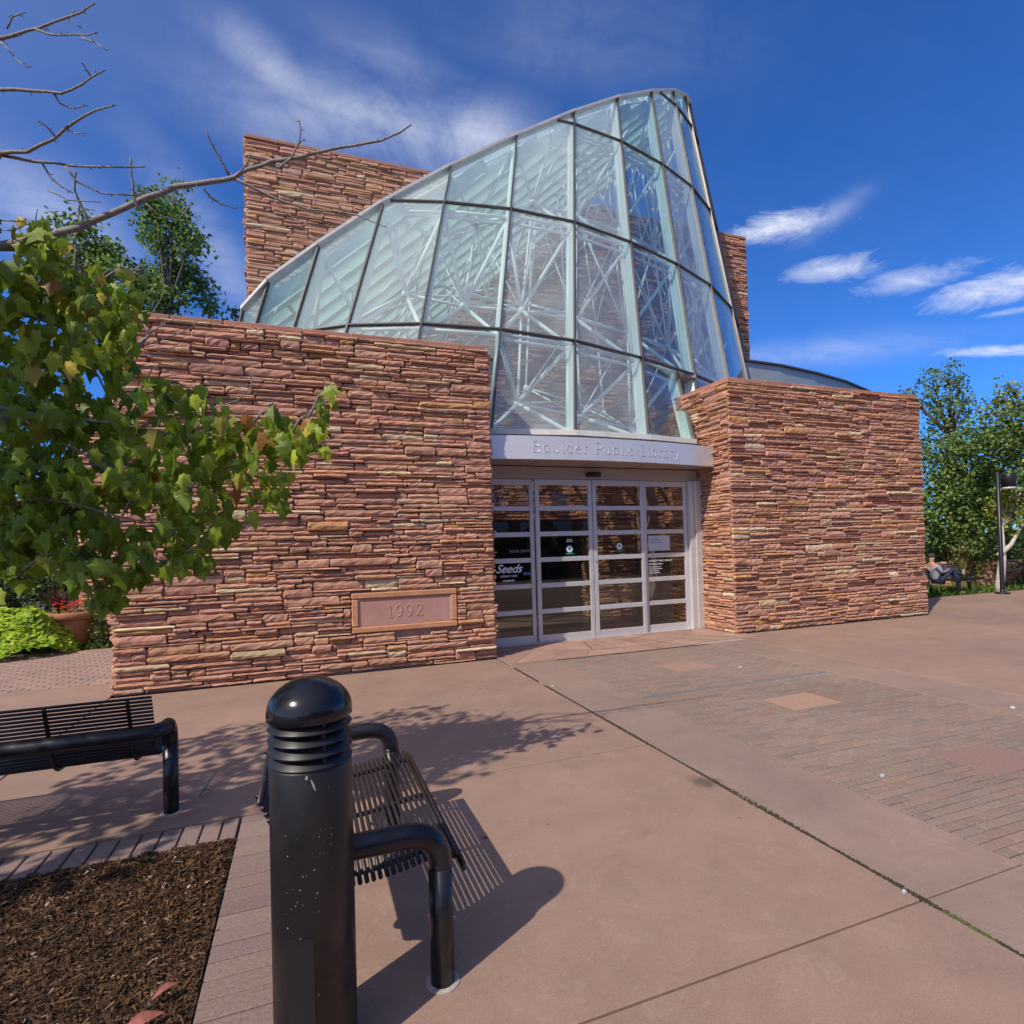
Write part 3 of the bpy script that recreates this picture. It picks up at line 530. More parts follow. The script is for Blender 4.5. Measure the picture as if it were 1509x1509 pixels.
mu = MB(); nx, ny = 90, 90; x0, x1, y0, y1 = -5.2, -.405, -1.5, 3.525
idx = []
for j in range(ny+1):
    for i in range(nx+1):
        x = x0+(x1-x0)*(1-(1-i/nx)**1.6); y = y0+(y1-y0)*(1-(1-j/ny)**1.6)
        e = min(1, min(x1-x, y1-y)*5)
        z = -.006*(1-e)+ .02*e + e*.03*noise.noise(Vector((x*3, y*3, 0))) + .022*noise.noise(Vector((x*14, y*14, 2)))+.01*noise.noise(Vector((x*40,y*40,5)))
        mu.v.append((x, y, z))
for j in range(ny):
    for i in range(nx):
        a = j*(nx+1)+i; mu.f.append((a, a+1, a+nx+2, a+nx+1)); mu.c.append((1,1,1))
struct(mu.build('mulch_bed', M['mulch'], smooth=True))
ch = MB(); r = random.Random(11)
cc = ((.095,.048,.025),(.07,.037,.02),(.12,.062,.032),(.048,.025,.014),(.17,.10,.055),(.06,.032,.017),(.10,.053,.026))
for i in range(30000):
    x = x1 - .01 - abs(r.gauss(0, 1.1)); y = y1 - .012 - abs(r.gauss(0, 1.0))
    if x < x0 or y < y0: continue
    L = r.uniform(.003, .016)*(2.2 if r.random() < .06 else 1); W_ = r.uniform(.0012, .004)
    a = r.uniform(0, math.pi); t = r.gauss(0, .4); c = r.choice(cc); f = r.uniform(.7,1.3)
    if r.random() < .012: c = (.36,.29,.23); W_ *= 2
    e = min(1, min(x1-x, y1-y)*5)
    z = -.006*(1-e)+ .02*e + e*.03*noise.noise(Vector((x*3, y*3, 0))) + .022*noise.noise(Vector((x*14, y*14, 2)))+r.uniform(.002,.016)
    dx, dy, dz = math.cos(a)*L, math.sin(a)*L, math.sin(t)*L
    px, py = -math.sin(a)*W_, math.cos(a)*W_
    b3 = r.uniform(-.004,.004)
    ch.add([(x-dx-px*.4,y-dy-py*.4,z-dz),(x+dx-px,y+dy-py,z+dz),(x+dx*.9+px,y+dy*.9+py,z+dz+b3),(x-dx+px,y-dy+py,z-dz+b3),(x,y,z-.006)], [(0,1,2,3),(0,4,1),(2,4,3)], tuple(q*f for q in c))
tag(ch.build('mulch', M['chips'], colors=True), 'dark brown shredded bark mulch scattered over the planting bed', 'mulch', kind='stuff')
# moss in the long joint
mo = MB(); r = random.Random(3)
y = -3.0
while y < 7.0:
    L = r.uniform(.004,.014); wd = .006+.014*max(0, noise.noise(Vector((y*1.3, 0, 0)))+.32)*1.6
    if noise.noise(Vector((y*2.1, 5, 0))) > -.28:
        for q in range(5):
            x = 2.5+r.uniform(-wd, wd); s_ = r.uniform(.003,.008)
            g_ = r.choice(((.045,.038,.02),(.06,.05,.022),(.042,.032,.02),(.034,.027,.018)))
            if 1.42 < y < 1.62 : g_ = (.09,.10,.03)
            yy = y+r.uniform(-.01,.01); z = r.uniform(.0,.006)
            mo.add([(x-s_,yy-s_,-.006),(x+s_,yy-s_,-.006),(x+s_,yy+s_,-.006),(x-s_,yy+s_,-.006),(x,yy,z+.002)], [(0,1,4),(1,2,4),(2,3,4),(3,0,4)], g_)
    y += L*.55
tag(mo.build('moss', M['moss'], colors=True), 'olive moss filling the long joint of the plaza paving', 'moss', kind='stuff')

# ------------------------------------------------------------------ ledgestone walls
RED = ((.48,.255,.175),(.51,.28,.195),(.455,.235,.165),(.485,.26,.185),(.53,.30,.205),(.44,.23,.17),(.47,.26,.19),(.51,.27,.17))
BUFF = ((.60,.47,.31),(.63,.51,.35),(.57,.42,.26))
def stone_colour(r, far=False, pb=.082):
    x = r.random()
    c = r.choice(BUFF) if x < pb else (.50,.27,.13) if x < pb+.05 else r.choice(RED)
    f = r.uniform(.84, 1.14); return (c[0]*f, c[1]*f*r.uniform(.94,1.01), c[2]*f*.95)
def pack(W, H, r, unit=.017, cell=.03, lens=(.14,.95), cut=None):
    """lays stones on the lowest ledge until the face is full; returns (u0,u1,z0,z1)"""
    n = int(W/cell); h = [0]*n; top = int(H/unit); out = []
    while True:
        lo = min(h)
        if lo >= top: break
        c0 = h.index(lo); i = j = c0
        tol = 1
        while j < n and h[j] <= lo+tol: j += 1
        while i > 0 and h[i-1] <= lo+tol: i -= 1
        run = j-i
        L = min(int(r.triangular(lens[0], lens[1], lens[0]+.22)/cell), run)
        if run-L < int(.1/cell): L = run
        if L > int(1.2/cell): L = run//2
        s = i if r.random() < .5 else j-L
        if not (s <= c0 < s+L): s = max(i, min(c0-int(r.random()*(L-1)), j-L))
        b0 = max(h[s:s+L])
        hl = h[s-1] if s > 0 else 999; hr = h[s+L] if s+L < n else 999
        nb = min(q for q in (hl, hr, 998) if q > b0 or q == 998)-b0
        if L*cell < .12 and nb < 400: k = max(2, min(nb, 11))
        elif 2 <= nb <= 9 and r.random() < .30: k = nb
        else: k = r.choice((2,3,3,4,4,4,5,5,6,7,9)) if L*cell > .22 else r.choice((3,4,5,6,7))
        k = min(k, max(1, top-b0))
        for q in range(s, s+L): h[q] = b0+k
        if top-b0 >= 1: out.append((s*cell, (s+L)*cell if s+L < n else W, b0*unit, (b0+k)*unit))
    return out
def stones(b, O, u, nrm, W, z0, z1, seed, cut=None, fine=True, prot=(.0,.046), unit=.0126, lens=(.13,1.0), cell=.03, pb=.082):
    r = random.Random(seed)
    U_ = Vector((u[0], u[1], 0)); N_ = Vector((nrm[0], nrm[1], 0)); O = Vector((O[0], O[1], 0))
    flip = U_.cross(Vector((0,0,1))).dot(N_) < 0
    for (a, c, za, zb) in pack(W, z1-z0, r, unit, cell, lens):
        za += z0; zb += z0
        segs = [(a, c)]
        if cut and zb > cut[2]+.002 and za < cut[3]-.002:
            segs = []
            if a < cut[0]: segs.append((a, min(c, cut[0])))
            if c > cut[1]: segs.append((max(a, cut[1]), c))
        for (a2, c2) in segs:
            if c2-a2 < .02: continue
            col = stone_colour(r, pb=pb if c2-a2 > .2 else .01)
            p = r.uniform(*prot); 
            if r.random() < .16: p += .022
            t = r.uniform(-.014, .014); sl0, sl1 = r.uniform(-.02,.02), r.uniform(-.02,.02); rnd_ = r.uniform(.3, 1.)
            gp = .003; x0, x1 = a2+gp, c2-gp
            h = zb-za; y0, y1 = za+gp*.7, zb-gp*.7
            ch_ = min(.016, h*.28)
            if fine:
                k = max(2, int((x1-x0)/.085)+2)
                us = [x0, x0+min(.012,(x1-x0)*.2)] + [x0+(x1-x0)*(q+ r.uniform(-.2,.2))/k for q in range(1, k)] + [x1-min(.012,(x1-x0)*.2), x1]
                rows = [(y0, -.019), (y0+ch_, -.003), ((y0+y1)/2, .004), (y1-ch_, -.001), (y1, -.012)]
            else:
                us = [x0, x0+(x1-x0)*.08, x0+(x1-x0)*.55, x1-(x1-x0)*.06, x1]
                rows = [(y0, -.02), (y0+h*.3, 0.), (y1, -.012)]
            vs = []; nu = len(us); nr = len(rows)
            jh = min(.005, h*.09)
            for ri, (zz, dp) in enumerate(rows):
                edge = ri in (0, nr-1)
                for ui, uu in enumerate(us):
                    e2 = ui in (0, nu-1)
                    dd = p + dp + t*(uu-x0)/(x1-x0+.01) + (r.uniform(-.007,.007) if fine else r.uniform(-.012,.012)) - (.018*r.uniform(.4,1.6) if e2 else 0)
                    zq = zz + (r.uniform(-jh, jh) if edge else r.uniform(-.003,.003)); fz = (zz-y0)/(y1-y0)-.5; kk = (1-(uu-x0)/(x1-x0)) if ui < nu/2 else (uu-x0)/(x1-x0); uq = uu + ((sl0 if ui < nu/2 else sl1)*fz*1.6 - (1 if ui >= nu/2 else -1)*abs(fz)**2*.05*rnd_*min(1,(x1-x0)*3))*kk + (r.uniform(-.005,.005) if e2 else 0)
                    vs.append(O+U_*uq+N_*dd+Vector((0,0,zq)))
            for ring_z, row in ((0, 0), (1, nr-1)):
                pass
            fs = []
            for ri in range(nr-1):
                for ui in range(nu-1):
                    A = ri*nu+ui; q = (A, A+1, A+nu+1, A+nu)
                    fs.append(q if not flip else q[::-1])
            base = len(vs); back = -.06
            # bottom, top and ends run back into the mortar
            for ui in range(nu): q = vs[ui]; vs.append(q - N_*((q-O).dot(N_)-back))
            for ui in range(nu): q = vs[(nr-1)*nu+ui]; vs.append(q - N_*((q-O).dot(N_)-back))
            for ui in range(nu-1):
                q = (base+ui, base+ui+1, ui+1, ui); fs.append(q if not flip else q[::-1])
                T = (nr-1)*nu; q = (T+ui, T+ui+1, base+nu+ui+1, base+nu+ui); fs.append(q if not flip else q[::-1])
            q = tuple([base]+[ri*nu for ri in range(nr)]+[base+nu]); fs.append(q if flip else q[::-1])
            q = tuple([base+nu-1]+[ri*nu+nu-1 for ri in range(nr)]+[base+2*nu-1]); fs.append(q[::-1] if flip else q)
            b.add(vs, fs, col)
def coping(b, x0, y0, x1, y1, z, h, r, along='x', col=(.44,.21,.15)):
    p = x0 if along == 'x' else y0; e = x1 if along == 'x' else y1
    while p < e-.02:
        q = min(e, p+r.uniform(.5,.95)); q = e if e-q < .25 else q
        f = r.uniform(.82,1.08); c = tuple(k*f for k in col); dz = r.uniform(-.004,.006)
        if along == 'x': b.bbox((p+.005, y0, z), (q-.005, y1, z+h+dz), .008, c)
        else: b.bbox((x0, p+.005, z), (x1, q-.005, z+h+dz), .008, c)
        p = q

# left entrance wall
HL = 4.40; XL0, XL1, YW, YB = -2.09, 2.50, 7.57, 8.0
lw = thing('stone_wall', 'red ledgestone wall left of the glass doors carrying the carved date stone', 'stone wall', (0,YW,0))
b = MB(); b.box((XL0+.03, YW+.028-YW, -.3), (XL1-.03, YB-.028-YW, HL)); b.build('mortar', M['mortar'], lw)
b = MB()
CUT = (2.62, 4.04, .50, 1.03)
stones(b, (XL0, 0), (1,0), (0,-1), XL1-XL0, 0, HL, 21, cut=CUT)
stones(b, (XL0, YB-YW), (0,-1), (-1,0), YB-YW, 0, HL, 22, lens=(.1,.4))
stones(b, (XL1, 0), (0,1), (1,0), YB-YW, 0, HL, 23, lens=(.1,.4))
stones(b, (XL1, YB-YW), (-1,0), (0,1), XL1-XL0, 0, HL, 24, fine=False)
b.build('stone_facing', M['stone'], lw, colors=True)
b = MB(); coping(b, XL0+.01, .012, XL1-.045, YB-YW, HL-.005, .068, random.Random(4)); b.build('coping', M['stone'], lw, colors=True)
# date stone
ds = thing('date_stone', 'smooth dusty pink stone panel carved 1992 in a rough orange stone border', 'date stone', (0,YW,0))
b = MB(); r = random.Random(9)
ux0, ux1, dz0, dz1 = XL0+CUT[0], XL0+CUT[1], CUT[2], CUT[3]
bw = .085
stones_b = [(ux0, ux1, dz0, dz0+bw), (ux0, ux1, dz1-bw, dz1)]
for (a, c, e, f_) in ((ux0,ux1,dz0,dz0+bw),(ux0,ux1,dz1-bw,dz1)):
    b.bbox((a+.004, -.032, e+.004), (c-.004, .04, f_-.004), .012, (.53,.26,.145))
for (a, c) in ((ux0, ux0+bw+.01), (ux1-bw-.01, ux1)):
    b.bbox((a+.004, -.028, dz0+bw+.002), (c-.004, .04, dz1-bw-.002), .012, (.55,.275,.15))
b.build('border', M['stone'], ds, colors=True)
b = MB(); b.box((ux0+bw+.008, -.006, dz0+bw), (ux1-bw-.008, .04, dz1-bw)); b.build('panel', principled('smooth_sandstone', (.43,.225,.19), .8, nscale=6, namp=.12, bump=.1, bscale=90), ds)
b = MB()
jm = principled('pale_joint', (.50,.42,.40), .9)
for xx in (ux0+bw+.012, ux1-bw-.018):
    b = MB(); b.box((xx, -.012, dz0+bw+.003), (xx+.008, -.0065, dz1-bw-.003)); b.build('joint', jm, ds)

# stroke lettering --------------------------------------------------
def arc(cx, cy, rx, ry, a0, a1, n=12): return [(cx+rx*math.cos(R(a0+(a1-a0)*i/n)), cy+ry*math.sin(R(a0+(a1-a0)*i/n))) for i in range(n+1)]
def serif(x, y, w=.07): return [(x-w, y), (x+w, y)]
GL = {
 'B': (.56, [[(.12,0),(.12,.72)], [(.03,.72),(.12,.72)]+arc(.30,.55,.15,.17,90,-90)+[(.12,.38)], [(.12,.38)]+arc(.32,.19,.18,.19,90,-90)+[(.03,0)]]),
 'P': (.52, [[(.12,0),(.12,.72)], [(.03,.72),(.12,.72)]+arc(.30,.52,.17,.20,90,-90)+[(.12,.32)], serif(.12,0,.09)]),
 'L': (.50, [[(.12,0),(.12,.72)], serif(.12,.72,.09), [(.03,0),(.44,0),(.46,.14)]]),
 'o': (.50, [arc(.25,.23,.19,.235,0,360,20)]),
 'u': (.52, [[(.02,.46),(.11,.46),(.11,.16)]+arc(.24,.15,.13,.15,180,340,8)+[(.38,.12)], [(.31,.46),(.39,.46),(.39,0),(.47,0)]]),
 'l': (.24, [[(.03,.76),(.12,.76),(.12,0)], serif(.12,0,.08)]),
 'd': (.52, [[(.30,.76),(.39,.76),(.39,0),(.47,0)], arc(.24,.23,.17,.235,20,340,18)]),
 'e': (.46, [[(.07,.26),(.40,.26)]+arc(.23,.25,.17,.21,5,180,8)+arc(.24,.23,.18,.235,180,325,10)]),
 'r': (.36, [[(.03,.46),(.12,.46),(.12,0)], serif(.12,0,.08), [(.12,.32)]+arc(.25,.33,.12,.13,160,40,6)]),
 'b': (.52, [[(.03,.76),(.11,.76),(.11,0)], arc(.27,.23,.17,.235,160,-160,18)]),
 'i': (.24, [[(.03,.46),(.12,.46),(.12,0)], serif(.12,0,.08), [(.12,.62),(.12,.66)]]),
 'c': (.44, [arc(.25,.23,.18,.235,45,315,14)]),
 'a': (.46, [[(.09,.38)]+arc(.22,.35,.12,.11,140,0,6)+[(.34,.0),(.42,0)], arc(.20,.13,.13,.13,60,330,12)]),
 'y': (.48, [[(.09,.46),(.25,.03)], [(.40,.46),(.20,-.14),(.08,-.20)], serif(.09,.46,.07), serif(.40,.46,.06)]),
 ' ': (.36, []),
 '1': (.40, [[(.10,.56),(.22,.66),(.22,0)], serif(.22,0,.10)]),
 '9': (.50, [arc(.25,.45,.17,.20,0,360,18), [(.42,.45)]+arc(.20,.40,.22,.38,0,-62,7)+[(.16,.0)]]),
 '2': (.50, [[(.09,.50)]+arc(.24,.49,.15,.17,160,-25,10)+[(.08,.0),(.42,.0),(.44,.09)]]),
}
def stroke_text(b, txt, size, x, z, y, rad, spacing=1.0, place=None):
    """thin raised strokes; place(u) gives (x, y) of the point u metres along the line"""
    u = 0
    for chx in txt:
        w_, strokes = GL[chx]
        for s_ in strokes:
            pts = []
            for px, pz_ in s_:
                if place: X, Y = place(x+u+px*size)
                else: X, Y = x+u+px*size, y
                pts.append((X, Y, z+pz_*size))
            if len(pts) > 1: b.tube(pts, rad, 5)
        u += w_*size*spacing
    return u
b = MB(); tw = sum(GL[c][0] for c in '1992')*.235*1.16
stroke_text(b, '1992', .235, (ux0+ux1)/2-tw/2, dz0+.185, -.007, .0065, 1.16)
b.build('lettering', principled('carved_edge', (.50,.27,.23), .8), ds)

# right entrance block
HR = 4.30; XR0, XR1, YRB = 6.76, 11.52, 13.9
rw = thing('stone_wall', 'long red ledgestone wall right of the glass doors running back beside them', 'stone wall', (0,YW,0))
b = MB(); b.box((XR0+.028, .028, -.3), (XR1-.03, YRB-YW, HR)); b.build('mortar', M['mortar'], rw)
b = MB()
stones(b, (XR0, 0), (1,0), (0,-1), XR1-XR0, 0, HR, 31)
stones(b, (XR0, 2.2), (0,-1), (-1,0), 2.2, 0, HR, 32, lens=(.12,.6))
stones(b, (XR1, 0), (0,1), (1,0), YRB-YW, 0, HR, 33, fine=False, unit=.016)
b.build('stone_facing', M['stone'], rw, colors=True)
b = MB(); coping(b, XR0+.02, .012, XR1-.02, .42, HR-.005, .07, random.Random(6)); coping(b, XR0+.02, .425, XR0+.42, 2.2, HR-.005, .07, random.Random(7), 'y')
coping(b, XR1-.42, .425, XR1-.02, YRB-YW, HR-.005, .07, random.Random(8), 'y')
b.build('coping', M['stone'], rw, colors=True)

# tall back wall behind the glass
TX0, TX1, TY, TZ = -1.16, 13.46, 14.0, 11.22
tw_ = thing('stone_tower', 'tall red ledgestone slab wall rising behind the glass atrium', 'stone tower', (0,TY,0))
b = MB(); b.box((TX0+.03, .03, -.3), (TX1-.03, .95, TZ)); b.build('mortar', M['mortar'], tw_)
b = MB()
stones(b, (TX0, 0), (1,0), (0,-1), TX1-TX0, 2.9, TZ, 41, fine=False, unit=.0155, lens=(.25,1.2), cell=.05, pb=.05)
stones(b, (TX0, 1.0), (0,-1), (-1,0), 1.0, 2.9, TZ, 42, fine=False, unit=.0155, lens=(.2,.6), cell=.05)
stones(b, (TX1, 0), (0,1), (1,0), 1.0, 2.9, TZ, 43, fine=False, unit=.0155, lens=(.2,.6), cell=.05)
b.build('stone_facing', M['stone'], tw_, colors=True)
b = MB(); coping(b, TX0-.01, -.03, TX1+.01, 1.0, TZ-.005, .08, random.Random(16)); b.build('coping', M['stone'], tw_, colors=True)
# lower stone wall far left, behind the flower pot
fw = thing('stone_wall', 'stone wall behind the maple leaves and the clay pot at the left edge', 'stone wall', (0,12.9,0))
b = MB(); b.box((-4.05, .03, -.3), (-1.2, .6, 4.6)); b.box((-2.06,-4.9,-.3),(-1.7,.03,4.2)); b.build('mortar', M['mortar'], fw)
b = MB(); stones(b, (-4.1, 0), (1,0), (0,-1), 2.95, 0, 4.6, 51, fine=False, unit=.014)
stones(b, (-4.1, .6), (0,-1), (-1,0), .6, 0, 4.6, 52, fine=False, unit=.014, lens=(.1,.4))
b.build('stone_facing', M['stone'], fw, colors=True)
b = MB(); b.box((-3.42,-.09,.0),(-2.55,-.03,1.35)); 
for q in range(6): b.box((-3.42+q*.15,-.12,.02),(-3.30+q*.15,-.091,1.33))
b.build('gate', principled('rust_wood', (.20,.085,.065), .8, nscale=5, namp=.2), fw)

# ------------------------------------------------------------------ inner hall seen through the doors
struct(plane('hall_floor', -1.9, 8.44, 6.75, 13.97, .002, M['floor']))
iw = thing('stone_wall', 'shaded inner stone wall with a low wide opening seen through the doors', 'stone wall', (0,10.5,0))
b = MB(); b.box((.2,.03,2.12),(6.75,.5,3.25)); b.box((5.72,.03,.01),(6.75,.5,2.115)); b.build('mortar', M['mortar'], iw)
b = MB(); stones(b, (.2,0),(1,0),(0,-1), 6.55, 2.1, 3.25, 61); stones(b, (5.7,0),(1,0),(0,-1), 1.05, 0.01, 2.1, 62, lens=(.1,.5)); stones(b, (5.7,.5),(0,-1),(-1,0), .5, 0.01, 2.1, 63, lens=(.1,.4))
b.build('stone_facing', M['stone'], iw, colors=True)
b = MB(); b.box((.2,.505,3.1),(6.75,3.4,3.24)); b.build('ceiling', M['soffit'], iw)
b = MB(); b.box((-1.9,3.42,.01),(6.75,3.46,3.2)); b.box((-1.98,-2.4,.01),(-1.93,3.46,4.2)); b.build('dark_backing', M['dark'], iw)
# ------------------------------------------------------------------ doors
def text_mesh(name, txt, size, loc, mat, parent, shear=0, bold=0, rot=(R(90),0,0), align='CENTER', space=1.0):
    cu = bpy.data.curves.new(name, 'FONT'); cu.body = txt; cu.size = size; cu.shear = shear; cu.offset = bold
    cu.align_x = align; cu.space_character = space; cu.extrude = .0006
    o = bpy.data.objects.new(name+'_curve', cu); COL.objects.link(o)
    bpy.context.view_layer.update()
    dg = bpy.context.evaluated_depsgraph_get()
    me = bpy.data.meshes.new_from_object(o.evaluated_get(dg)); me.materials.clear(); me.materials.append(mat)
    bpy.data.objects.remove(o); bpy.data.curves.remove(cu)
    q = bpy.data.objects.new(name, me); COL.objects.link(q); q.parent = parent; q.location = loc; q.rotation_euler = rot
    return q
DY = 8.35
rows = []; z = .125
for k in range(6): rows.append((z, z+.345)); z += .345+.075
DH = rows[-1][1]+.095
def door(x0, x1, y, label, cat, name, stile=.07, th=.045, bar=.006):
    t = thing(name, label, cat, (x0, y, 0)); W_ = x1-x0; b = MB()
    b.bbox((0,0,.012), (stile,th,DH), .004); b.bbox((W_-stile,0,.012), (W_,th,DH), .004)
    e = .0006
    zs = [(.013, rows[0][0])]+[(rows[k][1], rows[k+1][0]) for k in range(5)]+[(rows[5][1], DH-.001)]
    for a, c in zs: b.bbox((stile-.001, bar, a), (W_-stile+.001, th-bar, c), .004)
    b.build('frame', M['alu'], t)
    b = MB(); b.box((stile-.005, .021, rows[0][0]-.01), (W_-stile+.005, .027, rows[5][1]+.01)); b.build('pane', M['doorglass'], t)
    return t
sl1 = door(2.53, 3.49, DY+.05, 'fixed glass side panel left of the sliding doors, Seeds lettering on it', 'glass panel', 'side_panel')
d1 = door(3.50, 4.535, DY, 'left sliding glass door leaf with aluminium bars and round tree sticker', 'door', 'sliding_door')
d2 = door(4.55, 5.56, DY, 'right sliding glass door leaf with lock and round tree sticker', 'door', 'sliding_door')
sl2 = door(5.57, 6.50, DY+.05, 'fixed glass side panel right of the sliding doors with a paper notice', 'glass panel', 'side_panel')
b = MB(); b.lathe([(.012,0),(.012,.008),(.001,.008)], 12); b.build('lock', M['rubber'], d2, loc=(.035, -.001, 1.28), rot=(R(90),0,0))
def sticker(t, x, z, r_=.066):
    s_ = MB(); s_.lathe([(r_,0),(r_,.001),(1e-5,.001)], 28); o = s_.build('sticker', M['green'], t, loc=(x, .019, z), rot=(R(90),0,0))
    s2 = MB(); s2.lathe([(r_*.80,.0012),(r_*.80,.002),(1e-5,.002)], 28); s2.build('sticker_face', M['white'], o)
    s3 = MB(); k = r_*.55
    for i, (w_, y0_, y1_) in enumerate(((.35,.55,1.0),(.62,.15,.65),(.85,-.3,.3))): s3.add([(-w_*k,y0_*k,.003),(w_*k,y0_*k,.003),(0,y1_*k,.003)], [(0,1,2)])
    s3.box((-.12*k,-.75*k,.0025),(.12*k,-.25*k,.003)); s3.build('tree_mark', M['ink'], o)
    s4 = MB(); s4.bbox((-.075,-.088,0),(.075,-.066,.002), .0008); s4.build('sticker_strip', M['green'], o)
zr = [(a+c)/2 for a, c in rows]
sticker(d1, .60, zr[3]-.05); sticker(d2, .50, zr[3]-.03)
def dashes(name, x, z, wl, mat, parent, lh=.03, th=.012, y=.0185):
    """rows of print too small to read"""
    r = random.Random(int(x*100)); b = MB()
    for i, W_ in enumerate(wl):
        p = x-W_/2 if name != 'lettering_left' else x; e = p+W_
        while p < e-.004:
            q = min(e, p+r.uniform(.008,.024)); b.box((p, y-.0005, z-i*lh), (q, y, z-i*lh+th)); p = q+.005
    return b.build('lettering' if name.startswith('lettering') else name, mat, parent)
dashes('lettering', .60, zr[3]+.10, (.09,.12), M['white'], d1, .028, .014)
t_ = text_mesh('lettering', 'Seeds', .19, (.50, .019, zr[2]+.02), M['white'], sl1, shear=.45, bold=.003)
text_mesh('lettering', 'LIBRARY CAFE', .045, (.50, .019, zr[2]-.05), M['white'], sl1, bold=.0006)
dashes('lettering', .50, zr[2]-.12, (.20,), M['white'], sl1, .03, .024)
text_mesh('lettering', 'PLACE', .07, (.84, .019, zr[2]-.03), M['blueprint'], sl1, bold=.002, align='CENTER', space=.8)
text_mesh('lettering', 'BOOK DROP', .06, (.70, .019, zr[3]-.08), principled('dim_print', (.33,.30,.28), .7), sl1)
b = MB(); b.bbox((.10,.0185,zr[3]-.13),(.55,.0205,zr[3]+.14), .0009); nt_ = b.build('notice', M['paper'], sl2)
dashes('print', .26, zr[3]+.08, (.12,.0,.26), M['blueprint'], nt_, .036, .014, .0182)
dashes('print', .25, zr[3]+.055, (.20,), M['green'], nt_, .03, .01, .0182)
text_mesh('lettering', 'BOULDER PUBLIC LIBRARY', .043, (.09, .019, zr[2]+.10), M['white'], sl2, align='LEFT', space=.95)
text_mesh('lettering', 'Main Library Hours', .040, (.09, .019, zr[2]+.045), M['white'], sl2, align='LEFT', space=.95)
dashes('lettering_left', .09, zr[2]+.0, (.26,.28,.22,.24), M['white'], sl2, .036, .011)

fr = thing('door_frame', 'beige door head panel and aluminium jamb with black motion sensor above the doors', 'door frame', (0,0,0))
b = MB(); b.bbox((2.52, DY+.015, DH+.006), (6.72, DY+.15, 2.868), .004); b.build('head_panel', M['header'], fr)
b = MB(); b.bbox((6.505, DY-.03, 0), (6.60, DY+.12, DH+.004), .006); b.bbox((6.604, DY-.06, 0), (6.74, DY+.13, DH+.004), .006); b.build('jamb', M['alu'], fr)
b = MB(); b.bbox((4.44, DY-.055, 2.715), (4.70, DY+.014, 2.79), .01); b.build('motion_sensor', M['rubber'], fr)
b = MB(); b.box((2.52, DY-.02, .001), (6.74, DY+.12, .012)); b.build('threshold', M['alu'], fr)

# canopy with the raised name
cn = thing('entrance_canopy', 'curved silver metal sign band reading Boulder Public Library over the doors', 'canopy', (0,0,0))
def fasY(x): return 7.93 + .0 - .30*(1-((x-4.35)/2.6)**2)*1.0 + .018*(x-4.35)*1.0 + (.0)
CX0, CX1, CZ0, CZ1 = 2.515, 6.74, 2.875, 3.225
b = MB(); n = 30; vs = []
for i in range(n+1):
    x = CX0+(CX1-CX0)*i/n; y = fasY(x)
    vs += [(x,y,CZ0),(x,y,CZ1),(x,y+.05,CZ1),(x,y+.05,CZ0)]
fs = []
for i in range(n):
    for k in range(4): fs.append((i*4+k, (i+1)*4+k, (i+1)*4+(k+1)%4, i*4+(k+1)%4))
fs += [(0,1,2,3), (n*4+3,n*4+2,n*4+1,n*4)]
b.add(vs, fs); b.build('sign_band', M['alu_sign'], cn)
def plate(z0, z1, yb, mat, name):
    b = MB(); vs = []; fs = []
    for i in range(n+1):
        x = CX0+(CX1-CX0)*i/n; y = fasY(x)+.052
        vs += [(x,y,z0),(x,y,z1),(x,yb,z1),(x,yb,z0)]
    for i in range(n):
        for k in range(4): fs.append((i*4+k, (i+1)*4+k, (i+1)*4+(k+1)%4, i*4+(k+1)%4))
    fs += [(0,1,2,3), (n*4+3,n*4+2,n*4+1,n*4)]
    b.add(vs, fs); return b.build(name, mat, cn)
plate(2.882, 2.90, 8.49, M['soffit'], 'soffit'); plate(3.18, 3.21, 8.62, M['cap'], 'top_plate')
for x in (3.35, 4.3, 5.3): b = MB(); b.box((x, 7.86, 2.878), (x+.008, 8.36, 2.8815)); b.build('soffit_joint', M['rubber'], cn)
b = MB()
sp_ = 2.74/(sum(GL[c][0] for c in 'Boulder Public Library')*.23)
stroke_text(b, 'Boulder Public Library', .23, 3.19, CZ0+.105, 0, .005, sp_, place=lambda u: (u, fasY(u)-.001))
b.build('lettering', M['alu_letter'], cn)

# ------------------------------------------------------------------ glass atrium
at = thing('glass_atrium', 'leaning faceted glass atrium with white space frame above the library entrance', 'glass atrium', (0,0,0))
ML_ = [(Vector(a), Vector(b_)) for a, b_ in MULL]
PN = Vector((.636, -.299, -.711)); PC = Vector((5.65, 10.79, 11.07))
def roofz(x, y): return PC.z - (PN.x*(x-PC.x)+PN.y*(y-PC.y))/PN.z
ML_.append((Vector((12.25,12.45,5)), Vector((11.15, 13.6, roofz(11.15,13.6)))))
ML_.append((Vector((12.6,13.96,5)), Vector((11.1,13.96,roofz(11.1,13.96)))))
NM = len(ML_)
def mp_(i, z): a, b_ = ML_[i]; return a+(b_-a)*((z-a.z)/(b_.z-a.z))
cen = Vector((6.0, 13.2, 8.))
LV = [4.46, 5.0, 7.77, 10.75, 13.5, 99]
panes = []   # (polygon, i, band)
